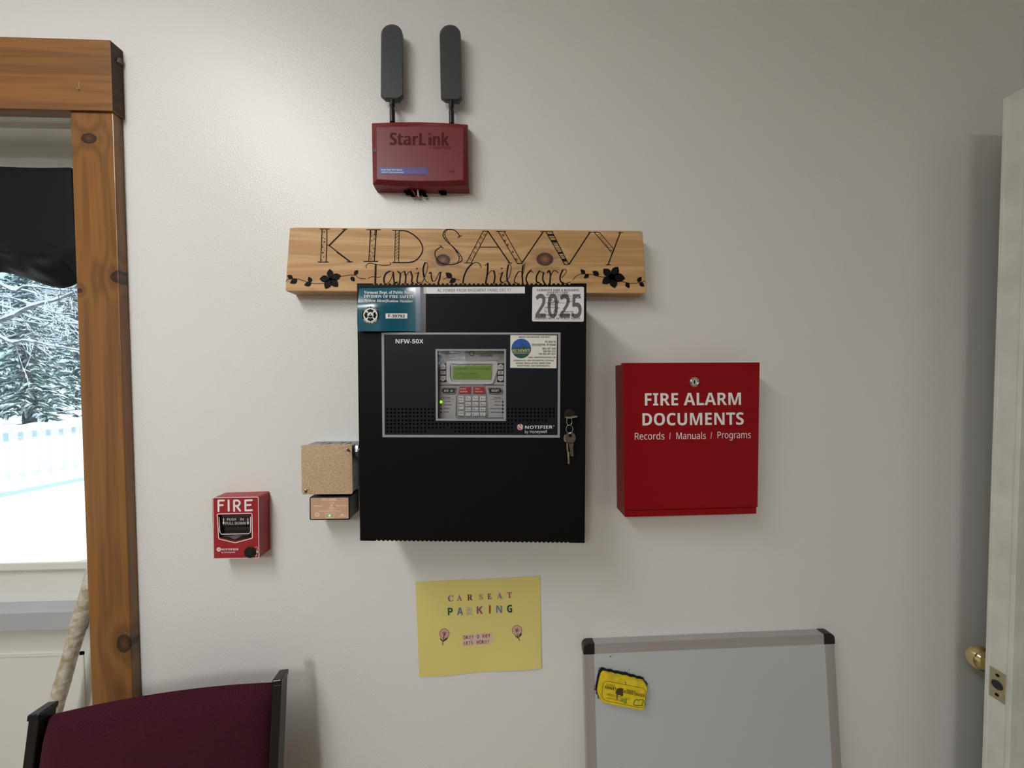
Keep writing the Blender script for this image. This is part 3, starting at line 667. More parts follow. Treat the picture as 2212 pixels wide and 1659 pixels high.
for i, (dgt, sub) in enumerate(DG):
    (x0, x1), (y0, y1) = XS[i % 3], YS[i//3]
    if dgt == '0': x0, x1 = 825, 955
    k = keycap(K((x0, y0), (x1, y0), (x1, y1), (x0, y1)), M['keyc'], .13)
    ym = (y0+y1)/2 + 12
    b = MB()
    if sub: text(b, dgt, *K((x0+14, ym), (x0+34, ym)), 3.4, KP, .137); text(b, sub, *K((x0+42, ym), (x1-14, ym)), 1.6, KP, .137)
    else: text(b, dgt, *K(((x0+x1)/2-9, ym), ((x0+x1)/2+9, ym)), 3.0, KP, .137)
    b.build('lettering', M['ink'], k)
for (y0, y1, ls) in ((1045, 1160, ('MENU', 'ENTER')), (1195, 1280, ('ESC',)), (1320, 1402, ('FIRE', 'DRILL'))):
    k = keycap(K((580, y0), (680, y0), (680, y1), (590, y1)) if y0 < 1300 else K((580, y0), (680, y0), (680, y1), (610, y1), (580, y1-25)), M['keyc'], .13)
    b = MB()
    for i, t in enumerate(ls): text(b, t, *K((592, y0+36+i*48), (662, y0+36+i*48)), 2.2, KP, .137)
    b.build('lettering', M['ink'], k)
b = MB()
text(b, 'CO ALARM', *K((972, 332), (1190, 332)), 4.2, KP, .07); text(b, 'SYSTEM', *K((305, 1082), (435, 1082)), 2.4, KP, .01); text(b, 'STATUS', *K((1222, 1082), (1340, 1082)), 2.4, KP, .01)
for t, y in (('AC POWER', 1150), ('SUPERVISORY', 1210), ('TROUBLE', 1272), ('GROUND', 1335)): text(b, t, *K((312, y), (312+17*len(t) if len(t) < 9 else 468, y)), 2.0, KP, .01)
for t, x0, y in (('BATTERY', 1235, 1152), ('DISABLED', 1225, 1212), ('COMMUNICATION', 1138, 1275), ('MAINTENANCE', 1168, 1338)): text(b, t, *K((x0, y), (1340, y)), 2.0, KP, .01)
b.stroke(K((250, 1098), (498, 1098)), .4, KP, .01); b.stroke(K((1145, 1098), (1392, 1098)), .4, KP, .01)
b.build('lettering', M['ink'], kp)
for i, y in enumerate((1147, 1206, 1270, 1332)):
    for x, m in ((270, M['ledon'] if i == 0 else M['blackpl']), (1377, M['blackpl'])):
        b = MB(); b.prism(circ(K((x, y))[0], 2.6 if m is M['ledon'] else 2.0, 14), KP, 0, .05); l = b.build('indicator_light', m, kp)
        if m is M['ledon']: l['label'] = 'lit green indicator light'
# lock and keys
LK = zf(10.37, 1180, 860)
lc = PF.at(*LK((512, 350))[0])
b = MB(); b.cyl(lc, Vector((0, -1, 0)), .38*IN, .16*IN, 28); b.cyl(lc + Vector((0, -.16*IN, 0)), Vector((0, -1, 0)), .26*IN, .05*IN, 24); b.build('lock', M['blackpl'], pd, smooth=40, bevel=.02)
kt = thing('key_bunch', 'bunch of small silver keys hanging from the lock of the black alarm panel', 'keys', lc)
fz = lc + Vector((0, -.21*IN, 0))
KQ = WP(5.75)
b = MB(); p0 = KQ.at(*LK((425, 428))[0]); p1 = KQ.at(*LK((520, 432))[0]); p2 = KQ.at(*LK((675, 402))[0])
for a, c in ((p0, p1), (p1, p2)):
    up = Vector((0, 0, .035*IN)); f = Vector((0, -.35*IN, 0))
    b.loft([[a-up+f, a+up+f, a+up-f*.6, a-up-f*.6], [c-up+f, c+up+f, c+up-f*.6, c-up-f*.6]])
o = b.build('key', M['brasspl'], kt); o['label'] = 'key turned edge-on in the lock'
KR = WP(5.55)
b = MB(); b.torus(KR.at(*LK((515, 520))[0]), Vector((.2, -1, .05)), .21*IN, .025*IN, 26, 8, 1.38); b.build('key_ring', M['chrome'], kt, smooth=60)
b = MB(); b.torus(KR.at(*LK((520, 692))[0]), Vector((-.25, -1, .05)), .25*IN, .025*IN, 26, 8, 1.22); b.build('key_ring', M['chrome'], kt, smooth=60)
K3 = WP(5.5); b = MB()
hd_ = circ(LK((542, 890))[0], 11.2, 26, 12.6)
hh = circ(LK((540, 838))[0], 3.1, 26, 3.6)
b.ring(hd_, hh, K3, 0, .05); sh = LK((500, 1000), (610, 1000), (605, 1110), (600, 1118), (612, 1300), (585, 1312), (548, 1285), (545, 1250), (530, 1220), (545, 1190), (525, 1160), (535, 1130), (515, 1108)); b.prism(sh, K3, 0, .05)
b.m = 1; b.stroke(LK((575, 1075), (580, 1260)), .6, K3, .055); o = b.build('key', [M['steel'], M['darkhole']], kt)
o['label'] = 'silver key with round head facing the room'
K4 = WP(5.36); b = MB()
b.ring(circ(LK((440, 900))[0], 4.6, 20, 8.5), circ(LK((440, 880))[0], 1.4, 20, 2.5), K4, 0, .05)
b.prism(LK((455, 1010), (485, 1005), (490, 1190), (515, 1215), (520, 1470), (500, 1478), (478, 1440), (500, 1410), (478, 1390), (490, 1350), (476, 1320), (474, 1215), (458, 1150)), K4, 0, .05); o = b.build('key', M['brasspl'], kt); o['label'] = 'brassy key seen nearly edge-on behind the silver key'
# ------------------------------------------------------------------ red communicator with two antennas
Q = zf(3.95, 780, 30)
ct = thing('alarm_communicator', 'maroon plastic alarm communicator box with two black paddle antennas high on the wall', 'communicator', P(910, 415, 0))
B0 = WP(0)
base_o = [B0.at(*p, 0) for p in Q((150, 958), (500, 950), (905, 965), (928, 1000), (930, 1528), (925, 1540), (142, 1527), (130, 1500))]
def frontpts(off, pts): return [B0.at(*p, off) for p in Q(*pts)]
r1 = frontpts(1.2, [(90, 933), (295, 925), (500, 924), (705, 930), (908, 945), (915, 1465), (705, 1475), (500, 1478), (300, 1470), (100, 1455)])
r0 = frontpts(0, [(150, 958), (310, 952), (500, 950), (700, 955), (900, 965), (925, 1535), (705, 1535), (500, 1534), (310, 1531), (142, 1527)])
r2 = frontpts(1.55, [(133, 970), (310, 964), (500, 962), (690, 966), (876, 975), (872, 1418), (690, 1424), (500, 1426), (310, 1422), (135, 1412)])
r0b = frontpts(.55, [(116, 944), (300, 938), (500, 936), (705, 942), (914, 952), (922, 1500), (705, 1508), (500, 1508), (305, 1502), (118, 1490)])
b = MB(); b.loft([r0, r0b]); cb = b.build('base', M['comm'], ct, bevel=.03)
b = MB(); b.loft([r0b, r1, r2]); cv = b.build('cover', M['comm'], ct, bevel=.04)
CF = WP(1.55)
b = MB()
for k, dx in enumerate((-3, 0, 3)): text(b, 'StarL', *Q((246+dx, 1118), (550+dx, 1122)), 26.5, CF, .006+.002*k); text(b, 'nk', *Q((615+dx, 1124), (749+dx, 1124)), 27, CF, .006+.002*k)
b.fill(Q((575, 1052), (604, 1052), (604, 1120), (575, 1120)), CF, .008)
for k in range(8):
    th = math.pi*k/4; c = Q((585, 1025))[0]; rr = 5.5 if k % 2 == 0 else 4.2; b.stroke([(c[0]+.8*math.cos(th), c[1]+.8*math.sin(th)), (c[0]+rr*math.cos(th), c[1]+rr*math.sin(th))], .9, CF, .008)
text(b, 'BY', *Q((582, 1150), (606, 1150)), 2.8, CF, .008); text(b, 'NAPCO', *Q((615, 1153), (760, 1153)), 5.2, CF, .008)
for x in (755, 773, 791): b.fill(rpoly(Q((x-5, 1337), (x+5, 1337), (x+6, 1354), (x-4, 1354)), .6), CF, .008)
b.build('lettering', M['commdk'], cv, recalc=False)
b = MB(); b.prism(rpoly(Q((152, 1310), (572, 1315), (572, 1370), (153, 1368)), .8), CF, .002, .02); s = b.build('model_label', M['blue'], cv); s['label'] = 'small blue label'
b = MB(); text(b, 'Dual Path Fire Alarm', *Q((173, 1336), (352, 1337)), 3.1, CF, .026); text(b, 'Cell/IP Communicator', *Q((173, 1356), (366, 1357)), 3.1, CF, .026); b.m = 1; text(b, 'SLE-LTEVI-FIRE', *Q((382, 1355), (548, 1356)), 4.2, CF, .026); b.build('lettering', [M['wink'], M['redink']], s)
for p in ((122, 1170), (880, 1182)):
    b = MB(); c = WP(1.4).at(*Q(p)[0]); b.cyl(c, Vector((0, -1, 0)), .14*IN, .1*IN, 14); b.build('screw', M['blackpl'], cv)
for x0, x1 in ((358, 545), (655, 722)):
    b = MB(); b.prism(rpoly(Q((x0, 1503), (x1, 1508), (x1+3, 1528), (x0+20, 1528)), 1), B0, .1, .52); b.build('cable_knockout', M['hole'], cb)
for i, (x, m, dx) in enumerate(((400, 'hole', 20), (430, 'redink', 25), (450, 'hole', 10), (482, 'paperw', 4), (505, 'hole', 20))):
    b = MB(); q = Q((x, 1496), (x+dx, 1530), (x+dx*1.6, 1552), (x+dx*3, 1556)); pts = [WP(.62).at(*q[0]), WP(.66).at(*q[1]), WP(.5).at(*q[2]), WP(.25).at(*q[3])]
    b.tube(cat([tuple(p) for p in pts], 4), .075*IN, 8); b.build('wire', M[m], ct, smooth=60)
def antenna(face, side, neck, nx0, nx1):
    dA = 1.1; pa = WP(dA)
    b = MB(); fr = [pa.at(*p) for p in Q(*face)]; cn = sum(fr, Vector())/len(fr)
    mid = [cn + (p-cn)*1.0 for p in fr]
    edge = [pa.at(*p, -.12) for p in Q(*side)]; bk = [p + Vector((0, .3*IN, 0)) for p in edge]
    b.loft([bk, edge, mid]); a = b.build('antenna', M['antenna'], ct, smooth=24)
    b = MB(); xm = (nx0+nx1)/2; q = WP(.85)
    b.tube([q.at(*p) for p in Q((xm, neck), (xm, neck+75))], .21*IN, 14); b.tube([q.at(*p) for p in Q((xm-2, neck+72), (xm, neck+112))], .17*IN, 14); b.tube([q.at(*p) for p in Q((xm, neck+108), (xm+2, neck+215))], .22*IN, 14)
    c = WP(1.05).at(*Q((xm-8, neck+82))[0]); b.cyl(c, Vector((0, -1, 0)), .1*IN, .06*IN, 12)
    b.build('hinge', M['blackpl'], a, smooth=40)
def paddle(xl0, xl1, xr0, xr1, ys, yt, tail):            # outline with a half-round tip
    c = (xl0+xr0)/2; r = (xr0-xl0)/2
    return [(xl1, tail[0])] + [(c - r*math.cos(math.pi*k/14), ys - (ys-yt)*math.sin(math.pi*k/14)**.9) for k in range(15)] + [(xr1, tail[0])] + tail[1:]
antenna(paddle(177, 173, 347, 350, 190, 98, [690, (318, 715), (200, 715)]), paddle(170, 168, 354, 356, 184, 88, [698, (322, 740), (205, 728)]), 712, 240, 292)
antenna(paddle(676, 682, 847, 854, 195, 102, [702, (827, 726), (712, 726)]), paddle(669, 680, 851, 858, 190, 92, [712, (832, 750), (716, 738)]), 726, 745, 797)
# ------------------------------------------------------------------ wooden sign
Z3 = zf(5.395, 600, 470); Z4 = zf(5.395, 1000, 470)
SP = WP(1.5)
sc_ = SP.at(1006, 562)
def ks(px, py, rx, rz): p = SP.at(px, py) - SP.at(1006, 630); return (p.x, p.z, rx*IN, rz*IN)
st = thing('wooden_sign', 'unpainted pine board sign hand-lettered in black marker above the alarm panel', 'sign', SP.at(1006, 630) + Vector((0, 1.5*IN, 0)))
ROOT[st.name] = tuple(SP.at(1006, 630)); st.location = SP.at(1006, 630)
M['pine'] = wood('pale_pine', (170, 124, 74), (222, 182, 130), 0, [ks(957, 562, .6, .5), ks(1177, 560, .72, .55), ks(676, 634, .1, .12)], .6, 26, (92, 56, 40))
out = [(625.5, 491.5), (640, 490.4), (1382, 498.0), (1388.5, 500), (1396.8, 631), (1393, 634), (619, 629.5), (615.8, 626)]
b = MB(); fr = [SP.at(*p) for p in out]; bk = [p + Vector((0, 1.45*IN, 0)) for p in fr]; b.loft([bk, fr]); b.build('board', M['pine'], st, bevel=.08)
b = MB(); w1, w2, w3_ = 1.5, 2.1, 2.6
def s3(w, *p, sm=True): b.stroke(Z3(*p), w, SP, .008, False, sm)
def s4(w, *p, sm=True): b.stroke(Z4(*p), w, SP, .008, False, sm)
def d3(x, y, r): b.disc(Z3((x, y))[0], r/5.395*.9, SP, .008, 10)
# K
s3(2, (517, 135), (508, 330), (500, 518)); s3(2.2, (572, 135), (572, 300), (562, 518)); s3(1.8, (490, 133), (602, 133)); s3(1.8, (468, 518), (592, 518))
s3(3.2, (782, 142), (600, 324)); s3(1.8, (752, 135), (806, 135)); s3(1.8, (575, 318), (600, 326)); s3(2.2, (600, 326), (845, 514)); s3(3.0, (690, 402), (835, 508)); s3(1.8, (808, 517), (870, 517))
for p in ((540, 168, 9), (535, 205, 4), (530, 235, 6), (546, 247, 7), (543, 283, 11), (520, 322, 6), (522, 345, 9), (545, 383, 5), (525, 410, 11), (536, 460, 8), (513, 497, 7)): d3(*p)
# I
s3(1.8, (1078, 143), (1075, 250), (1060, 512)); s3(1.3, (1084, 150), (1075, 330), (1070, 400)); s3(2.4, (1150, 143), (1138, 300), (1125, 512)); s3(1.8, (1136, 148), (1130, 200)); s3(1.8, (1035, 142), (1195, 142)); s3(2, (1003, 511), (1165, 511))
for x, y in ((1090, 175), (1128, 203), (1088, 215), (1122, 248), (1096, 270), (1103, 323), (1116, 360), (1080, 396), (1106, 412), (1074, 442), (1112, 452), (1086, 482)):
    a = random.uniform(0, 1.5); b.stroke([Z3((x+11*math.cos(a+k*math.pi/2), y+11*math.sin(a+k*math.pi/2)))[0] for k in range(4)], .9, SP, .008, True, False)
# D
s3(1.5, (1372, 150), (1360, 520)); s3(1.8, (1415, 150), (1410, 520)); s3(1.8, (1335, 148), (1420, 150)); s3(2.6, (1420, 150), (1500, 158), (1580, 200), (1645, 258), (1682, 325), (1690, 378), (1670, 430), (1620, 490), (1560, 518), (1480, 524), (1340, 523))
for k in range(9): s3(.9, (1370, 205+36*k), (1412, 172+36*k))
# S
s3(1.8, (2098, 232), (2140, 210)); s3(2, (2118, 222), (2100, 185), (2060, 148), (2010, 138), (1960, 143), (1930, 178), (1930, 222), (1960, 265), (2010, 312), (2055, 352), (2105, 410), (2142, 460), (2146, 500), (2110, 525), (2040, 545), (1960, 545), (1890, 520), (1845, 470), (1832, 415), (1850, 375), (1905, 340))
s3(1.8, (1890, 322), (1927, 357)); s3(1.4, (1975, 146), (1950, 180), (1955, 222), (1985, 268), (2010, 312)); s3(1.6, (2055, 352), (2090, 415), (2115, 470), (2098, 525)); s3(2.6, (2035, 335), (2100, 405))
for x, y in ((1945, 170), (1940, 200), (1950, 235), (1968, 258), (2090, 385), (2112, 420), (2118, 450), (2125, 480), (2112, 505), (2105, 440)): d3(x, y, 6)
# A
s4(1.6, (235, 158), (40, 528)); s4(1.6, (290, 160), (95, 528)); s4(1.6, (232, 158), (295, 158)); s4(2.6, (292, 160), (545, 530)); s4(1.6, (190, 345), (418, 345)); s4(1.6, (20, 528), (100, 528)); s4(1.8, (525, 530), (570, 530))
for x, y in ((210, 235), (248, 205), (190, 302), (148, 352), (128, 408), (80, 475)):
    b.stroke([Z4((x+t*3.2*math.cos(t*1.25), y+t*3.2*math.sin(t*1.25)))[0] for t in range(1, 7)], .9, SP, .008)
# V V Y
s4(1.7, (410, 162), (635, 535)); s4(1.7, (480, 162), (690, 530)); s4(1.6, (388, 161), (498, 161)); s4(1.6, (635, 537), (690, 535)); s4(2.6, (690, 525), (935, 166)); s4(1.6, (902, 163), (1048, 165))
for x, y in ((468, 205), (490, 270), (520, 318), (580, 400), (622, 487)):
    for k in range(3): a = k*math.pi/3+.4; s4(.9, (x-17*math.cos(a), y-17*math.sin(a)), (x+17*math.cos(a), y+17*math.sin(a)))
s4(1.8, (968, 168), (1185, 545)); s4(1.8, (1040, 168), (1230, 540)); s4(1.6, (1180, 547), (1238, 545)); s4(2.6, (1238, 542), (1480, 172)); s4(1.6, (1465, 172), (1505, 172)); s4(1.6, (1520, 170), (1593, 172))
def vq(t): return ((968+217*t, 168+377*t), (1040+190*t, 168+372*t))
for t0, t1 in ((.06, .12), (.25, .33), (.62, .68), (.83, .92)):
    a, c = vq(t0), vq(t1); b.fill(Z4(a[0], a[1], c[1], c[0]), SP, .008)
for t in (.18, .36, .42, .5, .56, .74, .78): s4(1.0, *vq(t))
s4(1.7, (1530, 172), (1735, 410)); s4(1.5, (1590, 172), (1755, 365)); s4(2.4, (1835, 172), (1692, 548)); s4(1.6, (1810, 174), (1862, 174)); s4(1.8, (1668, 550), (1720, 550))
for x, y in ((1582, 200), (1600, 232), (1622, 245), (1632, 275), (1655, 290), (1668, 318), (1690, 345), (1715, 352), (1722, 378), (1738, 385), (1610, 215), (1680, 325)): s4(1.1, (x-6, y-5), (x+6, y+4))
# Family
s3(1.5, (1035, 588), (1025, 565), (1045, 542), (1080, 532), (1140, 545), (1230, 556), (1298, 552), (1318, 536), (1308, 524)); s3(4.2, (1142, 547), (1136, 772)); s3(1.3, (1055, 712), (1080, 692), (1130, 690), (1180, 695), (1200, 684))
s3(3.6, (1300, 628), (1262, 650), (1238, 705), (1240, 755)); s3(1.4, (1240, 755), (1270, 770), (1310, 735), (1342, 650)); s3(1.4, (1345, 640), (1320, 622), (1300, 626)); s3(3.4, (1345, 638), (1352, 715), (1362, 762), (1390, 755))
s3(3.2, (1400, 630), (1428, 660), (1418, 768)); s3(1.4, (1420, 680), (1450, 635), (1478, 630)); s3(3.4, (1478, 630), (1492, 690), (1486, 768)); s3(1.4, (1490, 690), (1522, 638), (1550, 630)); s3(3.4, (1550, 630), (1566, 690), (1560, 745), (1580, 768))
s3(3.0, (1640, 640), (1622, 735), (1640, 765)); s3(1.3, (1640, 765), (1672, 752)); s3(1.3, (1600, 655), (1640, 640)); d3(1622, 594, 11)
s3(1.4, (1680, 768), (1712, 690), (1746, 590), (1742, 530), (1716, 528)); s3(3.6, (1716, 528), (1695, 600), (1704, 690)); s3(1.6, (1704, 690), (1725, 740), (1752, 756))
s3(2.8, (1765, 650), (1785, 640), (1792, 700), (1802, 740)); s3(1.5, (1802, 740), (1835, 735), (1880, 645), (1912, 634)); s3(3.4, (1896, 640), (1885, 710), (1868, 770))
s3(1.2, (1930, 718), (1990, 700), (2120, 728)); s3(1.2, (1990, 660), (2032, 706))
# Childcare
s4(1.6, (210, 585), (200, 545), (160, 522), (110, 535)); s4(3.2, (110, 535), (50, 600), (12, 690), (0, 765))
s4(1.6, (258, 555), (290, 535)); s4(3.6, (290, 535), (286, 640), (264, 768)); s4(1.4, (280, 680), (325, 622), (362, 622)); s4(3.4, (362, 622), (372, 690), (360, 768))
s4(3.2, (462, 640), (436, 725), (460, 762)); s4(1.2, (460, 762), (492, 745)); s4(1.2, (420, 660), (462, 640)); b.disc(Z4((453, 593))[0], 1.8, SP, .008, 10)
s4(1.4, (500, 745), (540, 690), (562, 600), (556, 550), (530, 553)); s4(3.4, (530, 553), (514, 640), (516, 730), (542, 768))
s4(1.4, (690, 630), (650, 628)); s4(2.2, (650, 628), (612, 690), (600, 750), (632, 766)); s4(3.4, (698, 768), (690, 650), (702, 560)); s4(1.3, (702, 560), (716, 540), (720, 572), (692, 690))
s4(1.4, (818, 642), (792, 614)); s4(3.2, (792, 614), (752, 660), (736, 720), (752, 768))
s4(1.4, (930, 640), (892, 622)); s4(3.2, (892, 622), (860, 680), (858, 745), (890, 762)); s4(3.2, (940, 640), (930, 715), (952, 768))
s4(3.2, (985, 640), (1006, 620), (1020, 670), (1012, 768)); s4(1.8, (1018, 690), (1060, 616), (1112, 642))
s4(1.4, (1150, 700), (1202, 642), (1196, 604), (1162, 612)); s4(3.2, (1162, 612), (1132, 690), (1142, 748), (1180, 768)); s4(1.2, (1180, 768), (1255, 752))
# vines, leaves and flowers
def leaf(Zm, tip, basep, w=.34):
    t, q = Vector(tip), Vector(basep); ax = t-q; n = Vector((-ax.y, ax.x))*w
    b.fill(Zm(*[tuple(v) for v in [q+ax*k/8+n*math.sin(math.pi*(k/8)**.8) for k in range(9)] + [q+ax*k/8-n*math.sin(math.pi*(k/8)**.8) for k in range(7, 0, -1)]]), SP, .012)
def flower(Zm, c, tips):
    for t in tips:
        t, q = Vector(t), Vector(c); ax = t-q; n = Vector((-ax.y, ax.x)); b.fill(Zm(*[tuple(v) for v in [q+ax*k/10+n*.33*math.sin(math.pi*(k/10)**1.1)**.9 for k in range(11)] + [q+ax*k/10-n*.33*math.sin(math.pi*(k/10)**1.1)**.9 for k in range(9, 0, -1)]]), SP, .012)
s3(1.3, (95, 745), (130, 715), (230, 715), (310, 740), (400, 765), (550, 770)); flower(Z3, (615, 715), ((605, 598), (735, 672), (702, 808), (555, 832), (485, 715)))
for a, c in (((108, 672), (176, 710)), ((142, 766), (228, 722)), ((360, 686), (388, 756)), ((306, 787), (392, 764)), ((936, 610), (893, 668)), ((897, 746), (853, 688)), ((1955, 640), (2030, 704)), ((2000, 760), (2075, 712))): leaf(Z3, a, c)
s3(1.3, (730, 688), (820, 672), (900, 672), (950, 705), (1020, 715))
s4(1.3, (1280, 725), (1330, 675), (1400, 658), (1500, 665), (1600, 690), (1670, 690)); flower(Z4, (1735, 690), ((1635, 598), (1808, 572), (1892, 710), (1772, 824), (1623, 769)))
b.disc(Z4((1735, 690))[0], 7, SP, .012); b.disc(Z3((615, 715))[0], 3, SP, .012)
for a, c in (((1370, 602), (1422, 656)), ((1408, 706), (1468, 664)), ((1508, 624), (1585, 674)), ((1942, 824), (1900, 758)), ((2080, 688), (2038, 752)), ((2116, 806), (2058, 758))): leaf(Z4, a, c)
s4(1.3, (1800, 730), (1880, 752), (1960, 765), (2050, 760), (2120, 740))
b.build('lettering', M['ink2'], st, recalc=False)
# ------------------------------------------------------------------ junction box and surge protector
J = zf(5.925, 440, 940)
jt = thing('junction_box', 'square galvanised steel junction box with dimpled cover left of the alarm panel', 'electrical box', P(706, 1068, 0))
JP = WP(2.15)
cov = rpoly(J((1245, 125), (1895, 120), (1906, 755), (1255, 760)), [2, 5, 5, 6])
b = MB(); inn = rpoly(J((1262, 140), (1888, 134), (1898, 745), (1270, 748)), 4)
fr = [JP.at(*p, -.08) for p in inn]; bk = [p + Vector((0, 2.06*IN, 0)) for p in fr]; b.loft([bk, fr]); jb = b.build('box', M['galvdk'], jt)
b = MB(); b.prism(cov, JP, -.08, 0); jc = b.build('cover', M['galv'], jt, bevel=.02)
xs = max(p.x for p in fr)
for z in (.3, -1.7):
    b = MB(); b.torus(Vector((xs + .01*IN, -1.0*IN, JP.at(760, 1000).z + z*IN)), Vector((1, 0, 0)), .44*IN, .03*IN, 20, 6); b.build('knockout', M['galvdk'], jb, smooth=60)
for x in (690, 735):
    b = MB(); b.torus(Vector((JP.at(x, 961).x, -1.0*IN, max(p.z for p in fr)+.01*IN)), Vector((0, 0, 1)), .44*IN, .03*IN, 20, 6); b.build('knockout', M['galvdk'], jb, smooth=60)
for (x, y, m) in ((1310, 700, 1), (1838, 180, 1)):
    b = MB(); c = JP.at(*J((x, y))[0]); b.sphere(c + Vector((0, -.06*IN, 0)), .11*IN, 12, 8, (1, .7, 1)); b.m = 1
    ang = (-.02, -.2) if x < 1500 else (.2, -.17)
    e = c + Vector((ang[0]*IN, 0, ang[1]*IN)); b.tube([c + Vector((0, -.015*IN, 0)), e + Vector((0, -.015*IN, 0))], .075*IN, 8); b.build('screw', [M['chrome'], M['darkhole']], jc, smooth=40)
nz_ = JP.at(*J((1950, 225))[0]).z
b = MB(); b.cyl(Vector((xs, -1.1*IN, nz_)), Vector((1, 0, 0)), .5*IN, 1.7*IN, 18); b.cyl(Vector((xs+.15*IN, -1.1*IN, nz_)), Vector((1, 0, 0)), .66*IN, .22*IN, 8); b.cyl(Vector((xs+1.0*IN, -1.1*IN, nz_)), Vector((1, 0, 0)), .66*IN, .22*IN, 8)
b.build('conduit_nipple', M['galvdk'], jt, smooth=35)
SG = zf(14.75, 640, 1050); GP = WP(2.0)
gt = thing('surge_protector', 'small black surge protector with shiny foil label under the junction box', 'surge protector', P(712, 1123, 0))
b = MB(); fr = [GP.at(*p) for p in rpoly(SG((418, 345), (1700, 340), (1712, 1078), (420, 1085)), 4)]; bk = [p + Vector((0, 1.98*IN, 0)) for p in fr]; b.loft([bk, fr]); b.build('body', M['blackpl'], gt, bevel=.04)
b = MB(); b.prism(rpoly(SG((455, 380), (1660, 372), (1668, 1032), (462, 1055)), 2.5), GP, 0, .02); fl = b.build('foil_label', M['foil'], gt); fl['label'] = 'shiny copper-toned foil label'
b = MB()
text(b, 'DTK-120HW', *SG((815, 470), (1280, 468)), 4.4, GP, .026, 's'); b.stroke(SG((1100, 525), (1185, 520), (1205, 550), (1150, 600), (1070, 640)), .7, GP, .026); b.stroke(SG((1090, 560), (1185, 710)), .8, GP, .026)
text(b, 'DITEK', *SG((1045, 700), (1140, 700)), 2, GP, .026); b.stroke(SG((1050, 720), (1215, 718)), .5, GP, .026); b.stroke(SG((1060, 750), (1205, 748)), .5, GP, .026)
text(b, 'SURGE PROTECTED', *SG((560, 648), (845, 645)), 1.9, GP, .026); text(b, 'MADE IN THE USA', *SG((1255, 640), (1615, 636)), 2.4, GP, .026); text(b, 'PARALLEL CONNECTED PROTECTION', *SG((720, 818), (1410, 806)), 1.9, GP, .026)
b.stroke(circ(SG((665, 912))[0], 4.3, 20), .9, GP, .026, True); b.stroke(circ(SG((665, 905))[0], 2.4, 16), .6, GP, .026, True); b.stroke(rpoly(SG((930, 870), (1210, 865), (1205, 1005), (930, 1010)), .6), .5, GP, .026, True, False)
b.fill(SG((1395, 922), (1440, 905), (1460, 880), (1475, 905), (1520, 915), (1520, 928), (1395, 930)), GP, .026); text(b, 'LISTED', *SG((1335, 978), (1580, 974)), 1.8, GP, .026)
b.build('lettering', M['foilink'], fl, recalc=False)
b = MB(); b.sphere(GP.at(*SG((1068, 940))[0], .02), .1*IN, 12, 8); b.build('indicator_light', M['ledgreen'], gt, smooth=60)
# ------------------------------------------------------------------ manual pull station
FP = WP(1.45)
ft = thing('fire_pull_station', 'red manual pull station with white FIRE lettering on the wall beside the wood-trimmed doorway', 'fire alarm pull station', P(515, 1206, 0))
face = rpoly(J((108, 806), (706, 788), (714, 1574), (124, 1586)), [3, 4, 3, 3])
opn = J((188, 1022), (604, 1014), (608, 1310), (400, 1355), (200, 1310))
fr = [FP.at(*p) for p in face]; cen = sum(fr, Vector())/len(fr); bk = [p + Vector((0, 1.45*IN, 0)) for p in fr]
hf = [FP.at(*p) for p in opn]; hb = [p + Vector((0, .42*IN, 0)) for p in hf]
def plate(outer, inner):
    bm = bmesh.new(); vo = [bm.verts.new(p) for p in outer]; vi = [bm.verts.new(p) for p in inner]
    e = [bm.edges.new((l[i], l[(i+1) % len(l)])) for l in (vo, vi) for i in range(len(l))]
    bmesh.ops.triangle_fill(bm, use_beauty=True, use_dissolve=False, edges=e); bm.verts.index_update()
    r = [v.co.copy() for v in bm.verts], [[v.index for v in f.verts] for f in bm.faces]; bm.free(); return r
b = MB(); b.add(*plate(fr, hf)); b.loft([bk, fr], cap=False); b.add(bk, [tuple(range(len(bk)))]); b.m = 1; b.loft([hb, hf], cap=False); b.add(hb, [tuple(range(len(hb)))])
fb = b.build('housing', [M['pull'], M['pullblk']], ft, smooth=40)
b = MB(); b.prism(J((226, 1028), (598, 1022), (602, 1158), (236, 1165)), FP, -.4, -.05); b.prism(J((262, 1172), (592, 1168), (590, 1215), (270, 1222)), FP, -.4, -.22); b.prism(J((250, 1285), (560, 1280), (585, 1305), (402, 1345), (225, 1308)), FP, -.4, -.25); h = b.build('handle', M['pullblk'], ft, bevel=.03); h['label'] = 'black pull handle'
b = MB(); b.m = 0; text(b, 'PUSH', *J((300, 1095), (412, 1092)), 5.2, FP, -.045, 's'); text(b, 'IN', *J((468, 1092), (510, 1091)), 5.2, FP, -.045, 's'); text(b, 'PULL DOWN', *J((280, 1146), (538, 1142)), 5.6, FP, -.045, 's')
for x in (255, 566):
    b.stroke(J((x, 1066), (x, 1128)), 1.6, FP, -.045); b.fill(J((x-15, 1118), (x+15, 1116), (x, 1146)), FP, -.045)
b.stroke(J((196, 1052), (206, 1235), (226, 1268), (575, 1262), (600, 1236), (600, 1048)), 1.7, FP, -.03, False, False); b.m = 1; b.fill(J((310, 1296), (402, 1338), (495, 1284), (404, 1276)), FP, -.2)
b.build('lettering', [M['wink'], M['pullgrey']], h)
b = MB(); o_ = .012
b.stroke(rpoly(J((118, 802), (700, 792), (708, 1570), (130, 1580)), [3, 4, 3, 3])[:], 1.3, FP, .006, True, False)
b.stroke(rpoly(J((172, 1008), (618, 1000), (625, 1318), (402, 1378), (192, 1328)), 3), 1.6, FP, o_, True, False)
ww = 4.2
def fs(*p): b.stroke(J(*p), ww, FP, o_, False, False)
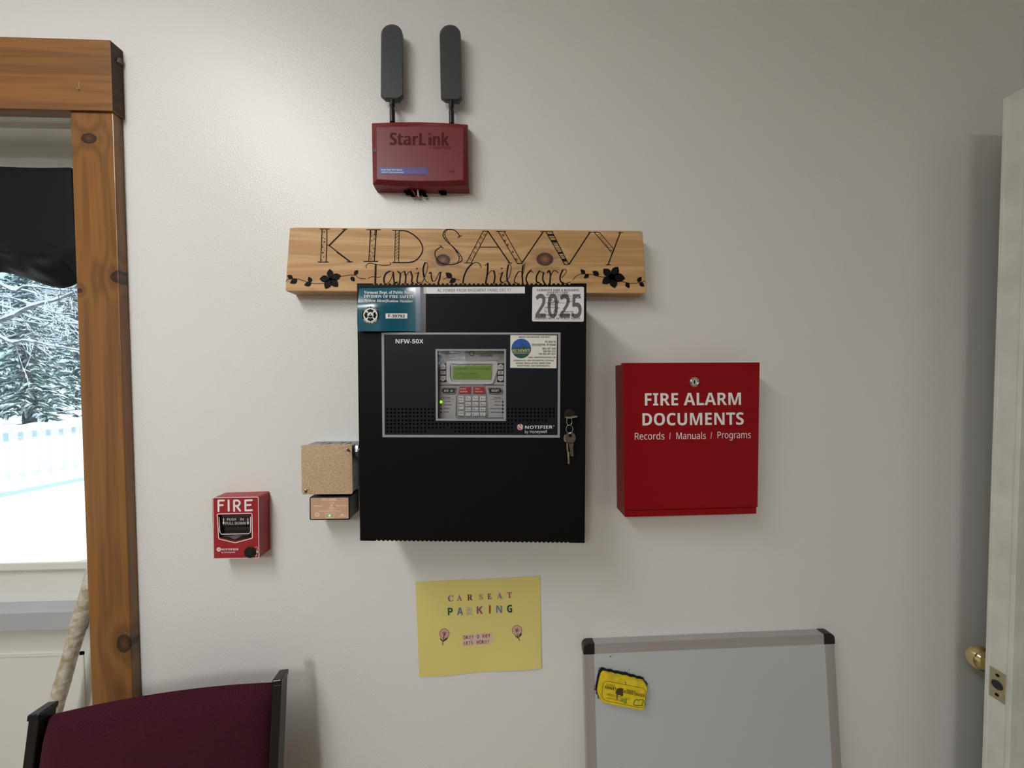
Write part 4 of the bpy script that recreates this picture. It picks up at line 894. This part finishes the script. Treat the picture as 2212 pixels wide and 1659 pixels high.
fs((188, 838), (190, 972)); fs((188, 838), (258, 836)); fs((190, 898), (245, 896)); fs((318, 834), (320, 968)); fs((388, 838), (390, 970)); b.stroke(J((388, 838), (440, 838), (462, 868), (440, 902), (392, 904)), ww, FP, o_); fs((420, 905), (466, 968))
fs((532, 836), (534, 964)); fs((532, 836), (616, 832)); fs((534, 896), (600, 893)); fs((534, 964), (618, 960))
b.disc(J((193, 1463))[0], 4.6, FP, o_, 22); text(b, 'NOTIFIER', *J((228, 1474), (447, 1472)), 4.0, FP, o_); text(b, 'by Honeywell', *J((226, 1510), (400, 1508)), 3.8, FP, o_, 's')
b.stroke(J((655, 1440), (672, 1428), (690, 1445), (678, 1470)), .6, FP, o_); b.fill(J((676, 1478), (692, 1478), (692, 1508), (676, 1508)), FP, o_); text(b, 'P', *J((664, 1555), (684, 1555)), 3.5, FP, o_); text(b, 'L', *J((672, 1530), (688, 1530)), 2.4, FP, o_)
b.m = 1; text(b, 'N', *J((184, 1475), (203, 1475)), 4.2, FP, o_+.006)
b.build('lettering', [M['wink'], M['pull']], fb, recalc=False)
b = MB(); c = FP.at(*J((600, 1495))[0]); b.cyl(c, Vector((0, -1, 0)), .46*IN, .12*IN, 26); b.cyl(c + Vector((0, -.12*IN, 0)), Vector((0, -1, 0)), .3*IN, .03*IN, 24); k = b.build('key_lock', M['blackpl'], ft, smooth=40, bevel=.03)
# ------------------------------------------------------------------ red documents cabinet
D7 = zf(4.367, 1310, 760); DP7 = WP(2.35)
dtg = thing('document_cabinet', 'flat bright red steel document cabinet with white lettering and a round lock', 'cabinet', P(1490, 1115, 0))
b = MB(); fr = [DP7.at(*p, -.15) for p in D7((162, 122), (1432, 118), (1414, 1528), (176, 1560))]; bk = [p + Vector((0, 2.19*IN, 0)) for p in fr]; b.loft([bk, fr]); b.build('body', M['cabred'], dtg, bevel=.03)
b = MB(); b.prism(D7((176, 1500), (1416, 1468), (1415, 1528), (176, 1560)), DP7, -.3, -.06); b.build('bottom_lip', M['cabred'], dtg, bevel=.03)
b = MB(); b.prism(D7((152, 105), (1448, 100), (1428, 1465), (172, 1497)), DP7, -.42, 0); dd = b.build('door', M['cabred'], dtg, bevel=.04)
b = MB(); text(b, 'FIRE ALARM', *D7((363, 507), (1270, 500)), 26.5, DP7); text(b, 'DOCUMENTS', *D7((340, 695), (1295, 687)), 26.5, DP7)
for t, x0, x1, y in (('Records', 268, 547, 828), ('/', 592, 612, 825), ('Manuals', 660, 938, 824), ('/', 982, 1002, 819), ('Programs', 1048, 1362, 816)): text(b, t, *D7((x0, y), (x1, y-2)), 14.5, DP7, style='s')
b.build('lettering', M['wink'], dd, recalc=False)
c = DP7.at(*D7((824, 284))[0])
b = MB(); b.cyl(c, Vector((0, -1, 0)), .4*IN, .12*IN, 28); b.torus(c + Vector((0, -.12*IN, 0)), Vector((0, 1, 0)), .31*IN, .07*IN, 28, 8); b.m = 1; b.box(*(lambda x, z: (x-.05, x+.05, z-.15, z+.15))(c.x/IN, c.z/IN-CH), 2.36, 2.49); b.build('lock', [M['chrome'], M['ink']], dd, smooth=40)
# ------------------------------------------------------------------ yellow notice
Y = zf(6.635, 880, 1230); YP = WP(.04)
nt_ = thing('paper_notice', 'yellow sheet of paper with colourful letter stickers under the alarm panel', 'notice', P(1034, 1452, 0))
b = MB(); nu, nv = 20, 14; vs = []
def yd(u, v): return .25*max(0, v-.72)**1.0*math.exp(-((u-.72)/.25)**2)*2 + .06*math.sin(u*8)*v*v + .35*max(0, u-.8)*(1-v)*.6
for j in range(nv+1):
    for i in range(nu+1):
        u, v = i/nu, j/nv
        l = Vector((115, 180))*(1-v) + Vector((172, 1540))*v; r = Vector((1902, 95))*(1-v) + Vector((1922, 1412))*v; q = l*(1-u) + r*u
        q.y += v*( 26*math.sin(u*math.pi)*(.2) + 10*math.sin(u*9)) - (1-v)*5*math.sin(u*7)
        vs.append(YP.at(*Y(tuple(q))[0], yd(u, v)))
b.add(vs, [(j*(nu+1)+i, j*(nu+1)+i+1, (j+1)*(nu+1)+i+1, (j+1)*(nu+1)+i) for j in range(nv) for i in range(nu)])
o = b.build('sheet', M['paper'], nt_, smooth=60, recalc=False)
class PaperPlane:
    n = Vector((0, -1, 0))
    def at(s, px, py, off=0.0):
        x, y = (px-880)*6.635, (py-1230)*6.635; u, v = (x-130)/1780, (y-140)/1340; return YP.at(px, py, yd(min(max(u, 0), 1), min(max(v, 0), 1)) + off + .018)
PP_ = PaperPlane()
_cm = {}
def cmat(c):
    if c not in _cm: _cm[c] = mat('sticker_colour', c, .5)
    return _cm[c]
def letter(ch, x0, x1, y, h, c, style, edge=None):
    b = MB()
    if ch == 'I':
        xm = (x0+x1)/2; b.stroke(Y((xm, y), (xm-1, y-104)), 4.8, PP_, .009); b.m = 0; b.stroke(Y((xm, y-3), (xm-1, y-101)), 3.6, PP_, .014); b.k = [1]*(len(b.k)//2) + [0]*(len(b.k)-len(b.k)//2); b.build('letter_sticker', [cmat(c), cmat(edge)], nt_, recalc=False); return
    text(b, ch, Y((x0, y))[0], Y((x1, y-2))[0], h, PP_, .014, style); b.m = 1
    vs, fs = glyphs(ch, style)
    if edge:                                  # pale die-cut border
        for dx, dy in ((-.6, 0), (.6, 0), (0, .6), (0, -.6)): text(b, ch, (Y((x0, y))[0][0]+dx, Y((x0, y))[0][1]+dy), (Y((x1, y-2))[0][0]+dx, Y((x1, y-2))[0][1]+dy), h, PP_, .007, style)
    o = b.build('letter_sticker', [cmat(c), cmat(edge or c)], nt_, recalc=False)
for a in (('C', 582, 660, 458, 13, (108, 100, 150)), ('A', 710, 782, 450, 13, (160, 92, 84)), ('R', 858, 935, 443, 13, (128, 22, 34)), ('S', 1028, 1082, 438, 13, (166, 150, 84)), ('E', 1148, 1208, 430, 13, (70, 84, 104)), ('A', 1285, 1360, 418, 13, (126, 106, 156)), ('T', 1430, 1500, 410, 13, (166, 84, 62))):
    letter(*a, 'rb', (214, 200, 150))
for a in (('P', 582, 652, 658, 16, (18, 74, 56)), ('A', 712, 798, 655, 16, (96, 108, 152)), ('R', 855, 935, 654, 16, (212, 196, 172)), ('K', 995, 1080, 636, 16, (140, 72, 118)), ('I', 1170, 1194, 625, 16, (170, 62, 34)), ('N', 1275, 1355, 624, 16, (98, 116, 154)), ('G', 1430, 1503, 618, 16, (14, 66, 46))):
    letter(*a, 'sb', (120, 110, 104) if a[0] == 'R' else (206, 200, 140))
def bloom(c, r, stem, lv):
    b = MB(); b.disc(Y(c)[0], (r+3)/6.635, PP_, .004, 26); b.m = 1
    for k in range(15):
        a = 2*math.pi*k/15; b.fill(Y((c[0]+16*math.cos(a), c[1]+16*math.sin(a)), (c[0]+r*.92*math.cos(a-.13), c[1]+r*.92*math.sin(a-.13)), (c[0]+r*.92*math.cos(a+.13), c[1]+r*.92*math.sin(a+.13))), PP_, .009)
    b.m = 0; b.disc(Y(c)[0], 2, PP_, .012, 12); b.m = 2; b.stroke(Y(*stem), 1.3, PP_, .014)
    for l in lv: b.fill(Y(*l), PP_, .016)
    return b
b = bloom((530, 920), 70, [(530, 920), (515, 1000), (505, 1082)], [[(505, 1040), (468, 1000), (470, 978), (500, 1010)], [(510, 1038), (560, 1010), (585, 975), (545, 992), (518, 1015)]]); b.build('flower_sticker', [cmat((166, 92, 86)), cmat((232, 206, 200)), cmat((54, 40, 54))], nt_, recalc=False)
b = bloom((1570, 872), 70, [(1568, 872), (1580, 950), (1608, 1022)], [[(1592, 990), (1552, 970), (1538, 945), (1580, 965)], [(1592, 965), (1612, 930), (1642, 908), (1635, 940), (1605, 972)]]); b.build('flower_sticker', [cmat((158, 100, 76)), cmat((238, 220, 200)), cmat((54, 40, 54))], nt_, recalc=False)
b = MB()
for k in range(14):                        # the strip follows the curl of the sheet
    t0, t1 = k/14, (k+1)/14; b.fill(Y((790+420*t0, 940-35*t0), (790+420*t1, 940-35*t1), (792+426*t1, 1100-32*t1), (792+426*t0, 1100-32*t0)), PP_, .006)
pc = [(152, 46, 40), (36, 40, 48), (46, 92, 70), (30, 90, 150), (176, 124, 50), (200, 190, 180)]
mats = [cmat((222, 194, 178))] + [cmat(c) for c in pc]
def phrase(t, xs, xe, y0, y1, cols):
    n = len(t)
    for i, ch in enumerate(t):
        if ch == ' ': continue
        b.m = 1 + cols[i]; xa = xs+(xe-xs)*i/n; ya = y0+(y1-y0)*i/n
        if ch == '-': b.stroke(Y((xa+4, ya-26), (xa+26, ya-28)), .9, PP_, .012); continue
        if ch == 'i': xa += 10
        text(b, ch, Y((xa, ya))[0], Y((xa+(10 if ch == 'i' else (xe-xs)/n*.82), ya-2))[0], 8.2 if ch.isupper() else 10, PP_, .012, 'sb')
phrase('OKeY-DOKeY', 802, 1198, 1004, 975, [0, 1, 4, 0, 0, 3, 5, 0, 0, 1]); phrase('ARTiCHOKeY', 804, 1185, 1088, 1058, [4, 0, 0, 1, 5, 0, 0, 1, 4, 4])
b.build('phrase_sticker', mats, nt_, recalc=False)
# ------------------------------------------------------------------ whiteboard leaning on the wall, and its eraser
WZ = zf(3.687, 1240, 1340)
lean = math.radians(4.6); wtl = P(1261, 1391.5, .78); wtr = P(1801, 1369, .78)
uu = (wtr-wtl); uu.y = 0; wbw = uu.length/IN; uu.normalize()
vv = Vector((0, 0, -1)); vv = (vv - uu*vv.dot(uu)).normalized(); vv = (vv*math.cos(lean) + Vector((0, -1, 0))*math.sin(lean)).normalized()
nn = uu.cross(vv).normalized()
if nn.y > 0: nn = -nn
WPL = Plane(wtl, nn)
hgt = ((wtr.z)/IN)/abs(vv.z) - .45*2
hgt = min((wtl.z/IN)/abs(vv.z), hgt)
wt = thing('whiteboard', 'blank magnetic whiteboard with grey metal frame leaning against the wall by the door', 'whiteboard', wtl + vv*(hgt*IN) + uu*(wbw*IN/2))
def wb(x, y, o): return wtl + uu*(x*IN) + vv*(y*IN) + nn*(o*IN)
def wbox(b, x0, x1, y0, y1, o0, o1): b.loft([[wb(x, y, o0) for x, y in ((x0, y0), (x1, y0), (x1, y1), (x0, y1))], [wb(x, y, o1) for x, y in ((x0, y0), (x1, y0), (x1, y1), (x0, y1))]])
b = MB(); wbox(b, .3, wbw-.3, .3, hgt-.3, -.6, -.08); bs = b.build('writing_surface', M['board'], wt)
b = MB()
for x, y, r in ((291, 288, 1.4), (438, 394, 1.1), (380, 1138, .8), (1330, 680, .5)): b.disc(WZ((x, y))[0], r, Plane(wb(0, 0, -.08), nn), .006, 8)
b.build('ink_speck', M['ink'], bs)
fw = .84
for (x0, x1, y0, y1) in ((.9, wbw-.9, 0, fw), (.9, wbw-.9, hgt-fw, hgt), (0, fw, .9, hgt-.9), (wbw-fw, wbw, .9, hgt-.9)):
    b = MB(); wbox(b, x0, x1, y0, y1, -.7, 0)
    hor = x1-x0 > y1-y0
    for k in range(3):
        q = .1 + k*.11
        if hor: wbox(b, x0, x1, (y0+q) if y0 < 1 else (y1-q-.05), (y0+q+.05) if y0 < 1 else (y1-q), 0, .02)
        else: wbox(b, (x0+q) if x0 < 1 else (x1-q-.05), (x0+q+.05) if x0 < 1 else (x1-q), y0, y1, 0, .02)
    b.build('frame_rail', M['alu'], wt, bevel=.03)
for sx in (0, 1):
    for sy in (0, 1):
        X = (lambda v: v) if sx == 0 else (lambda v: wbw-v); Yv = (lambda v: v) if sy == 0 else (lambda v: hgt-v)
        pts = [(X(p[0]), Yv(p[1])) for p in [(.95, -.05), (.95, .88), (-.05, .88)] + [(.4-.45*math.cos(t), .4-.45*math.sin(t)) for t in [math.pi/2*k/6 for k in range(7)]]]
        b = MB(); b.loft([[wb(x, y, -.74) for x, y in pts], [wb(x, y, .04) for x, y in pts]]); b.build('corner_cap', M['blackpl'], wt, bevel=.03)
E_ = zf(12.76, 1270, 1430); EP = Plane(wb(0, 0, -.08), nn)
et = thing('board_eraser', 'yellow foam magnetic eraser with black felt stuck on the whiteboard', 'eraser', EP.at(1346, 1491))
yout = [(455, 305), (520, 318), (590, 348), (660, 345), (720, 362), (780, 392), (870, 392), (930, 412), (980, 432), (1060, 430), (1130, 448), (1190, 482), (1260, 490), (1320, 495), (1390, 535), (1480, 542), (1560, 572), (1640, 690), (1655, 720), (1590, 1240), (1560, 1310), (1490, 1348), (1420, 1340), (1330, 1308), (1240, 1312), (1160, 1275), (1060, 1270), (960, 1240), (870, 1235), (790, 1212), (700, 1195), (610, 1165), (520, 1150), (430, 1130), (350, 1080), (310, 990), (275, 880), (290, 760), (330, 540), (370, 390), (410, 325)]
fo = .66
b = MB(); fr = [EP.at(*p, fo) for p in E_(*yout)]; ce = sum(fr, Vector())/len(fr)
md = [p - nn*(.12*IN) for p in fr]; top_ = [ce + (p-ce)*.965 for p in fr]; bk = [p - nn*(.2*IN) for p in md]
b.loft([bk, md, top_]); o = b.build('foam_body', M['yellow'], et, smooth=50)
b = MB(); fb_ = [ce + (p-ce)*1.035 - nn*(.33*IN) for p in fr]; f2 = [p - nn*(.31*IN) for p in fb_]; b.loft([f2, fb_])
for p in fb_:
    for k in range(3):
        q = p + (p-ce).normalized()*random.uniform(0, .06)*IN - nn*random.uniform(0, .28)*IN; b.tube([q, q + (p-ce).normalized()*random.uniform(.01, .06)*IN + Vector((random.uniform(-1, 1), 0, random.uniform(-1, 1)))*.05*IN], .03*IN, 4)
b.build('felt_pad', M['felt'], et)
b = MB(); EO = fo + .006
b.stroke(rpoly(E_((430, 510), (1560, 730), (1600, 900), (1560, 1290), (470, 1060), (380, 960)), [12, 12, 4, 12, 12, 4]), .8, EP, EO, True, False)
b.stroke(E_((1015, 545), (1050, 580), (1040, 630)), 1.2, EP, EO); text(b, 'SCHOOL', *E_((500, 645), (750, 700)), 5, EP, EO, 's'); text(b, 'SMART', *E_((462, 728), (770, 790)), 6.2, EP, EO); text(b, 'BOARD ERASER', *E_((985, 850), (1560, 975)), 6.0, EP, EO); text(b, 'Magnetic', *E_((1080, 790), (1310, 835)), 3.6, EP, EO)
for y in (880, 905, 928): b.stroke(E_((525, y-12), (770, y+36)), .5, EP, EO, False, False); b.stroke(E_((960, y+82), (1170, y+128)), .4, EP, EO, False, False)
for y in (990, 1012): b.stroke(E_((510, y-12), (870, y+60)), .5, EP, EO, False, False)
b.m = 1; b.fill(E_((790, 740), (870, 712), (980, 730), (970, 930), (940, 950), (880, 910), (780, 890), (760, 860)), EP, EO+.004); b.fill(E_((790, 890), (830, 900), (815, 1030), (790, 1040)), EP, EO+.004)
b.m = 2; text(b, 'Be', *E_((1080, 1000), (900, 985)), -10, EP, EO+.006) if False else text(b, 'Be', *E_((1075, 1018), (900, 1000)), 10, EP, EO+.006)
b.stroke(E_((1340, 1030), (1400, 1060), (1430, 1040), (1500, 1040), (1540, 1080), (1500, 1150), (1490, 1200), (1400, 1205), (1290, 1190), (1260, 1150), (1290, 1080), (1340, 1030)), 2.0, EP, EO+.006)
b.m = 3; text(b, 'Fun', *E_((835, 985), (925, 970)), 4, EP, EO+.006)
b.build('lettering', [M['ink'], M['smudge'], M['green'], M['redink']], et, recalc=False)
# ------------------------------------------------------------------ burgundy chair
cl, cr = P(78, 1531, 5.9), P(614, 1466, 3.55)
zt = (cl.z+cr.z)/2; cl.z = cr.z = zt
cu = cr-cl; cw = cu.length/IN; cu.normalize(); cn = Vector((cu.y, -cu.x, 0)).normalized()
if cn.y > 0: cn = -cn
rec = math.radians(9.5); cv_ = (Vector((0, 0, -1))*math.cos(rec) + cn*math.sin(rec)).normalized(); cf = cu.cross(cv_); cf = cf if cf.y < 0 else -cf
def cp(x, y, o): return cl + cu*(x*IN) + cv_*(y*IN) + cf*(o*IN)
groundpt = cl + cu*(cw*IN/2); groundpt = Vector((groundpt.x, groundpt.y - 9*IN, 0))
ch = thing('padded_chair', 'burgundy fabric chair with dark metal side rails standing against the wall', 'chair', groundpt)
seatz = 17.5*IN
back_len = (zt - seatz)/IN/abs(cv_.z)
for i, x in enumerate((.0, cw-.62)):
    b = MB()
    secs = []
    for y in (.25, back_len): secs.append([cp(x, y, -.75), cp(x+.62, y, -.75), cp(x+.62, y, .5), cp(x, y, .5)])
    foot = cp(x+.31, back_len, 0); foot.z = .0; foot = foot - cn*2.6*IN - cn*.0; f = foot
    secs.append([f + cu*(a*IN) + cn*(c*IN) for a, c in ((-.31, -.6), (.31, -.6), (.31, .6), (-.31, .6))])
    b.loft(secs); rl = b.build('back_rail', M['chairblk'], ch, bevel=.08)
    b = MB(); b.loft([[cp(x-.04, y, -.82), cp(x+.66, y, -.82), cp(x+.66, y, .58), cp(x-.04, y, .58)] for y in (-.12, .3)]); b.build('end_cap', M['cap'], rl, bevel=.08)
b = MB(); nu, nv = 36, 26; x0, x1 = .5, cw-.5; bh = 13.5
fr, bk = [], []
for j in range(nv+1):
    for i in range(nu+1):
        u, v = i/nu, j/nv; uu_ = 2*u-1; v_ = 2*v-1
        y = .55 + bh*v - .42*(1-uu_*uu_)*(1-v)
        e = max(0, 1-abs(uu_)**10)**.5*max(0, 1-abs(v_)**9)**.5
        fr.append(cp(x0+(x1-x0)*u, y, -.35 + 1.15*e + .25*(1-uu_*uu_)*(1-v_*v_))); bk.append(cp(x0+(x1-x0)*u, y, -.35 - .75*e))
n = nu+1; q = [(j*n+i, j*n+i+1, (j+1)*n+i+1, (j+1)*n+i) for j in range(nv) for i in range(nu)]
b.add(fr, q); b.add(bk, [f[::-1] for f in q]); o = b.build('backrest', M['burg'], ch, smooth=80)
sc0 = cl + cu*(cw*IN/2) + cv_*(back_len*IN); sc0.z = seatz
b = MB(); rings = []
for z_, ins in ((-1.4, 0.6), (-.9, 0), (.5, 0), (1.1, .5), (1.35, 1.8)):
    rings.append([sc0 + cu*((px_)*(cw/2-.4-ins)*IN) + cn*((.8 + 8.6 + py_*(8.6-ins))*IN) + Vector((0, 0, z_*IN)) for px_, py_ in rpoly([(-1, -1), (1, -1), (1, 1), (-1, 1)], .14)])
b.loft(rings); b.build('seat', M['burg'], ch, smooth=50)
for sx in (-1, 1):
    b = MB(); a = sc0 + cu*(sx*(cw/2-.31)*IN) + cn*(15.5*IN); g_ = a + cn*(1.2*IN); g_.z = 0; a.z = seatz-1.2*IN
    b.loft([[p + cu*(q0*IN) + cn*(q1*IN) for q0, q1 in ((-.31, -.6), (.31, -.6), (.31, .6), (-.31, .6))] for p in (g_, a)]); b.build('leg', M['chairblk'], ch, bevel=.08)
    b = MB(); a2 = sc0 + cu*(sx*(cw/2-.31)*IN) + cn*(-.3*IN); a2.z = seatz-1.6*IN; a3 = sc0 + cu*(sx*(cw/2-.31)*IN) + cn*(16*IN); a3.z = seatz-1.6*IN
    b.loft([[p + cu*(q0*IN) + Vector((0, 0, q1*IN)) for q0, q1 in ((-.31, -.5), (.31, -.5), (.31, .5), (-.31, .5))] for p in (a2, a3)]); b.build('seat_rail', M['chairblk'], ch, bevel=.05)
# ------------------------------------------------------------------ outdoors: snow, railing, trees
GZ = -62.0
b = MB()
nx, ny = 60, 60
vs = []
for j in range(ny+1):
    for i in range(nx+1):
        x = -1900 + 3000*i/nx; y = -2600+4600*j/ny
        z = GZ - 1.5 + 2.2*math.sin(x*.021+y*.013) + 1.6*math.sin(x*.05-y*.03)
        if -30 < y < DR+40 and XL-40 < x < 150: z = GZ-6
        if y < -60: z += max(0, (-y-700))*.02
        vs.append(w3(x, z, y))
b.add(vs, [(j*(nx+1)+i, j*(nx+1)+i+1, (j+1)*(nx+1)+i+1, (j+1)*(nx+1)+i) for j in range(ny) for i in range(nx)])
struct(b.build('ground', M['snow'], smooth=80))
FA = P(0, 1041, -(209-ZC)); FB = P(185, 1012, -(238-ZC)); FA.z = FB.z = (CH+GZ)*IN
fu = (FB-FA); fu.z = 0; step = fu.length/6.4; fu.normalize(); fn = Vector((fu.y, -fu.x, 0))
ftg = thing('deck_railing', 'white snow-covered picket railing outside the glazed door', 'railing', FA)
RT = 32
def fbox(b, s0, s1, n0, n1, z0, z1): b.loft([[FA + fu*s + fn*(nn_*IN) + Vector((0, 0, z*IN)) for s, nn_ in ((s0, n0), (s1, n0), (s1, n1), (s0, n1))] for z in (z0, z1)])
for k in range(-9, 17):
    s = step*k; b = MB(); fbox(b, s-1.45*IN, s+1.45*IN, -.6, .6, .5, RT-1); b.build('picket', M['rail'], ftg)
b = MB(); fbox(b, -10*step, 17*step, -1.8, 1.8, RT-1, RT+1.2); b.build('top_rail', M['rail'], ftg)
b = MB(); fbox(b, -10*step, 17*step, -1.0, -.6, 5, 8); b.build('bottom_rail', M['rail'], ftg)
b = MB()
for k in range(-9, 17):
    c = FA + fu*(step*k) + Vector((0, 0, (RT+1.2)*IN)); b.sphere(c, 1*IN, 10, 6, (2.3, 2.3, 1.7+.5*math.sin(k*2.1)))
pts = [FA + fu*(step*(k*.5-10)) + Vector((0, 0, (RT+1.6+.5*math.sin(k*1.3))*IN)) for k in range(54)]
b.tube(pts, 1.5*IN, 8); b.build('snow_cap', M['snow'], ftg, smooth=60)
def evergreen(loc, hgt, rad, label):
    t = thing('evergreen_tree', label, 'tree', loc, 'evergreens beyond the railing')
    L0 = Vector(loc); tr = MB(); tr.tube([L0 - Vector((0, 0, .1)), L0 + Vector((0, 0, hgt))], [.16, .02], 8); tr.build('trunk', M['bark'], t)
    fo_, sn = MB(), MB()
    for k in range(95):
        h = .2 + (hgt-.3)*(k/95)**.9; r = rad*(1-h/hgt)**.8*random.uniform(.75, 1.1)+.12; a = k*2.399+random.uniform(-.3, .3)
        dr = Vector((math.cos(a), math.sin(a), 0)); sd = Vector((-dr.y, dr.x, 0))
        nseg = max(3, int(r/.22))
        for q in range(nseg):
            f0 = (q+.3)/nseg; c = L0 + Vector((0, 0, h + .12 - .5*r*f0**1.6)) + dr*(r*f0)
            wdt = r*.34*(1-.55*f0)
            for s in (-1, 1):
                for m_ in range(8):
                    ln = wdt*random.uniform(.35, .8); base = c + dr*random.uniform(-.1, .1) + sd*s*ln*random.uniform(0, .5)
                    tip = base + sd*s*ln*.7 + dr*ln*.6 + Vector((0, 0, -.45*ln)); wv = (dr - sd*s*.4)*.026 + Vector((0, 0, random.uniform(-.025, .025)))
                    fo_.add([base-wv, base+wv*1.2, tip+wv*.3, tip-wv*.3], [(0, 1, 2, 3)])
                    if random.random() < .4:
                        up = Vector((0, 0, .03)); w2 = wv*1.2; m2 = (base+tip)/2 + up*1.5
                        sn.add([base-w2+up*.6, base+w2+up*.6, m2+w2, m2-w2, tip+wv*.3+up*.4, tip-wv*.3+up*.4], [(0, 1, 2, 3), (3, 2, 4, 5)])
    fo_.build('foliage', M['needle'], t, recalc=False); sn.build('snow', M['snow'], t, recalc=False)
    return t
gz_ = (CH+GZ)*IN
def gp(px, D): p = P(px, 804, ZC-D); return (p.x, p.y, gz_ + max(0, D-ZC-700)*.02*IN)
ev = evergreen(gp(60, 500), 6.2, 1.6, 'snowy evergreen nearest the railing, low boughs on the snow')
for px, D, hg, rd, lb in ((-206, 530, 7, 1.5, 'snowy evergreen leftmost in the front row'), (326, 500, 7.5, 1.5, 'snowy evergreen rightmost in the front row'), (170, 720, 9.5, 1.75, 'tall snowy evergreen seen along the right edge of the door glass'),
                          (-60, 720, 10, 1.75, 'tall snowy evergreen behind the bare tree'), (50, 930, 13, 2.2, 'tallest snowy evergreen, far behind the gap in the second row'), (-150, 930, 12, 2.2, 'far snowy evergreen at the left of the back row'), (250, 930, 12, 2.2, 'far snowy evergreen at the right of the back row')):
    evergreen(gp(px, D), hg, rd, lb)
def bare_tree(loc, label, brs, trunk, seed):
    random.seed(seed)
    t = thing('bare_tree', label, 'tree', loc)
    br, sn = MB(), MB()
    def limb(pts, r0, r1, snow, depth):
        pts = [Vector(p) for p in cat([tuple(p) for p in pts], 5)]; n = len(pts)
        rs = [r0 + (r1-r0)*i/(n-1) for i in range(n)]
        br.tube(pts, rs, 6 if depth else 8)
        if snow: sn.tube([p + Vector((0, 0, rs[i]*.7+.006)) for i, p in enumerate(pts)], [rs[i]*(1+.35*math.sin(i*1.7+n)) + (.006 if depth == 0 else .002) for i in range(n)], 6)
        if depth < 3:
            for k in range(7 if depth == 0 else 4 if depth == 1 else 2):
                i = random.randrange(1, n-1); p = pts[i]; tdir = (pts[min(i+1, n-1)]-pts[i-1]).normalized()
                side = Vector((random.uniform(-1, 1), random.uniform(-.5, .5), random.uniform(-.8, .7))); d = (tdir*.9 + side*.9).normalized(); ln = random.uniform(.35, 1.0)*(1.0 if depth == 0 else .6 if depth == 1 else .4)
                cv = Vector((random.uniform(-.5, .5), random.uniform(-.3, .3), random.uniform(-.7, .5)))
                limb([p, p + d*ln*.5 + cv*ln*.12, p + d*ln + cv*ln*.4], max(rs[i]*.45, .006), .003, random.random() < (.7 if depth == 0 else .4), depth+1)
    limb(trunk, .17, .09, False, 9)
    for pts, r in brs: limb(pts, r, r*.3, True, 0)
    br.build('branches', M['bark'], t, smooth=70, recalc=False); sn.build('snow', M['snow'], t, smooth=70, recalc=False)
    return t
def bp_(px, py, D): return P(px, py, ZC-D)
tx = gp(-150, 360)
tk = [Vector(tx), Vector(tx)+Vector((.1, 0, 1.5)), bp_(-140, 600, 360), bp_(-130, 300, 360)]
brs = [([bp_(-140, 740, 355), bp_(0, 694, 345), bp_(70, 662, 340), bp_(130, 645, 335), bp_(230, 600, 330)], .05), ([bp_(-140, 600, 360), bp_(0, 728, 350), bp_(60, 736, 345), bp_(120, 748, 340), bp_(230, 766, 335)], .035),
       ([bp_(-140, 640, 360), bp_(-10, 640, 370), bp_(60, 655, 372), bp_(190, 705, 365)], .03), ([bp_(-140, 560, 360), bp_(0, 615, 360), bp_(70, 632, 360), bp_(120, 650, 350), bp_(220, 668, 350)], .03),
       ([bp_(-140, 660, 360), bp_(0, 660, 380), bp_(80, 690, 384), bp_(200, 700, 380)], .026), ([bp_(-140, 680, 360), bp_(20, 690, 390), bp_(110, 705, 392), bp_(240, 735, 395)], .024),
       ([bp_(-140, 500, 360), bp_(10, 620, 340), bp_(60, 618, 338), bp_(150, 628, 335), bp_(240, 620, 330)], .026), ([bp_(-140, 420, 360), bp_(40, 480, 340), bp_(140, 540, 338), bp_(240, 560, 335)], .03)]
bare_tree(tx, 'bare tree with snow-laden branches in front of the evergreens', brs, tk, 11)
# trees behind the rear windows, seen only mirrored in the panel glass
def rp(px, py, D): x, z = reflect(px, py, 5.1, D); return w3(x, z, D)
tx2 = rp(920, 804, 420); tx2.z = gz_
tk2 = [tx2, tx2 + Vector((0, 0, 1.5)), rp(918, 760, 420), rp(918, 700, 420)]
brs2 = [([rp(918, a, 420), rp(945, c, 415), rp(975, d, 410), rp(1020, e, 405)], .04) for a, c, d, e in ((790, 778, 784, 790), (800, 788, 770, 764), (760, 765, 776, 772), (770, 786, 790, 796), (745, 758, 762, 770), (740, 748, 768, 780))]
bt = bare_tree(tx2, 'bare tree with snowy branches outside the rear windows', brs2, tk2, 5)
e2 = dup(ev, rp(975, 804, 640).xy.to_3d() + Vector((0, 0, gz_)), 'snowy evergreen outside the rear windows'); e2['group'] = 'evergreens behind the rear windows'
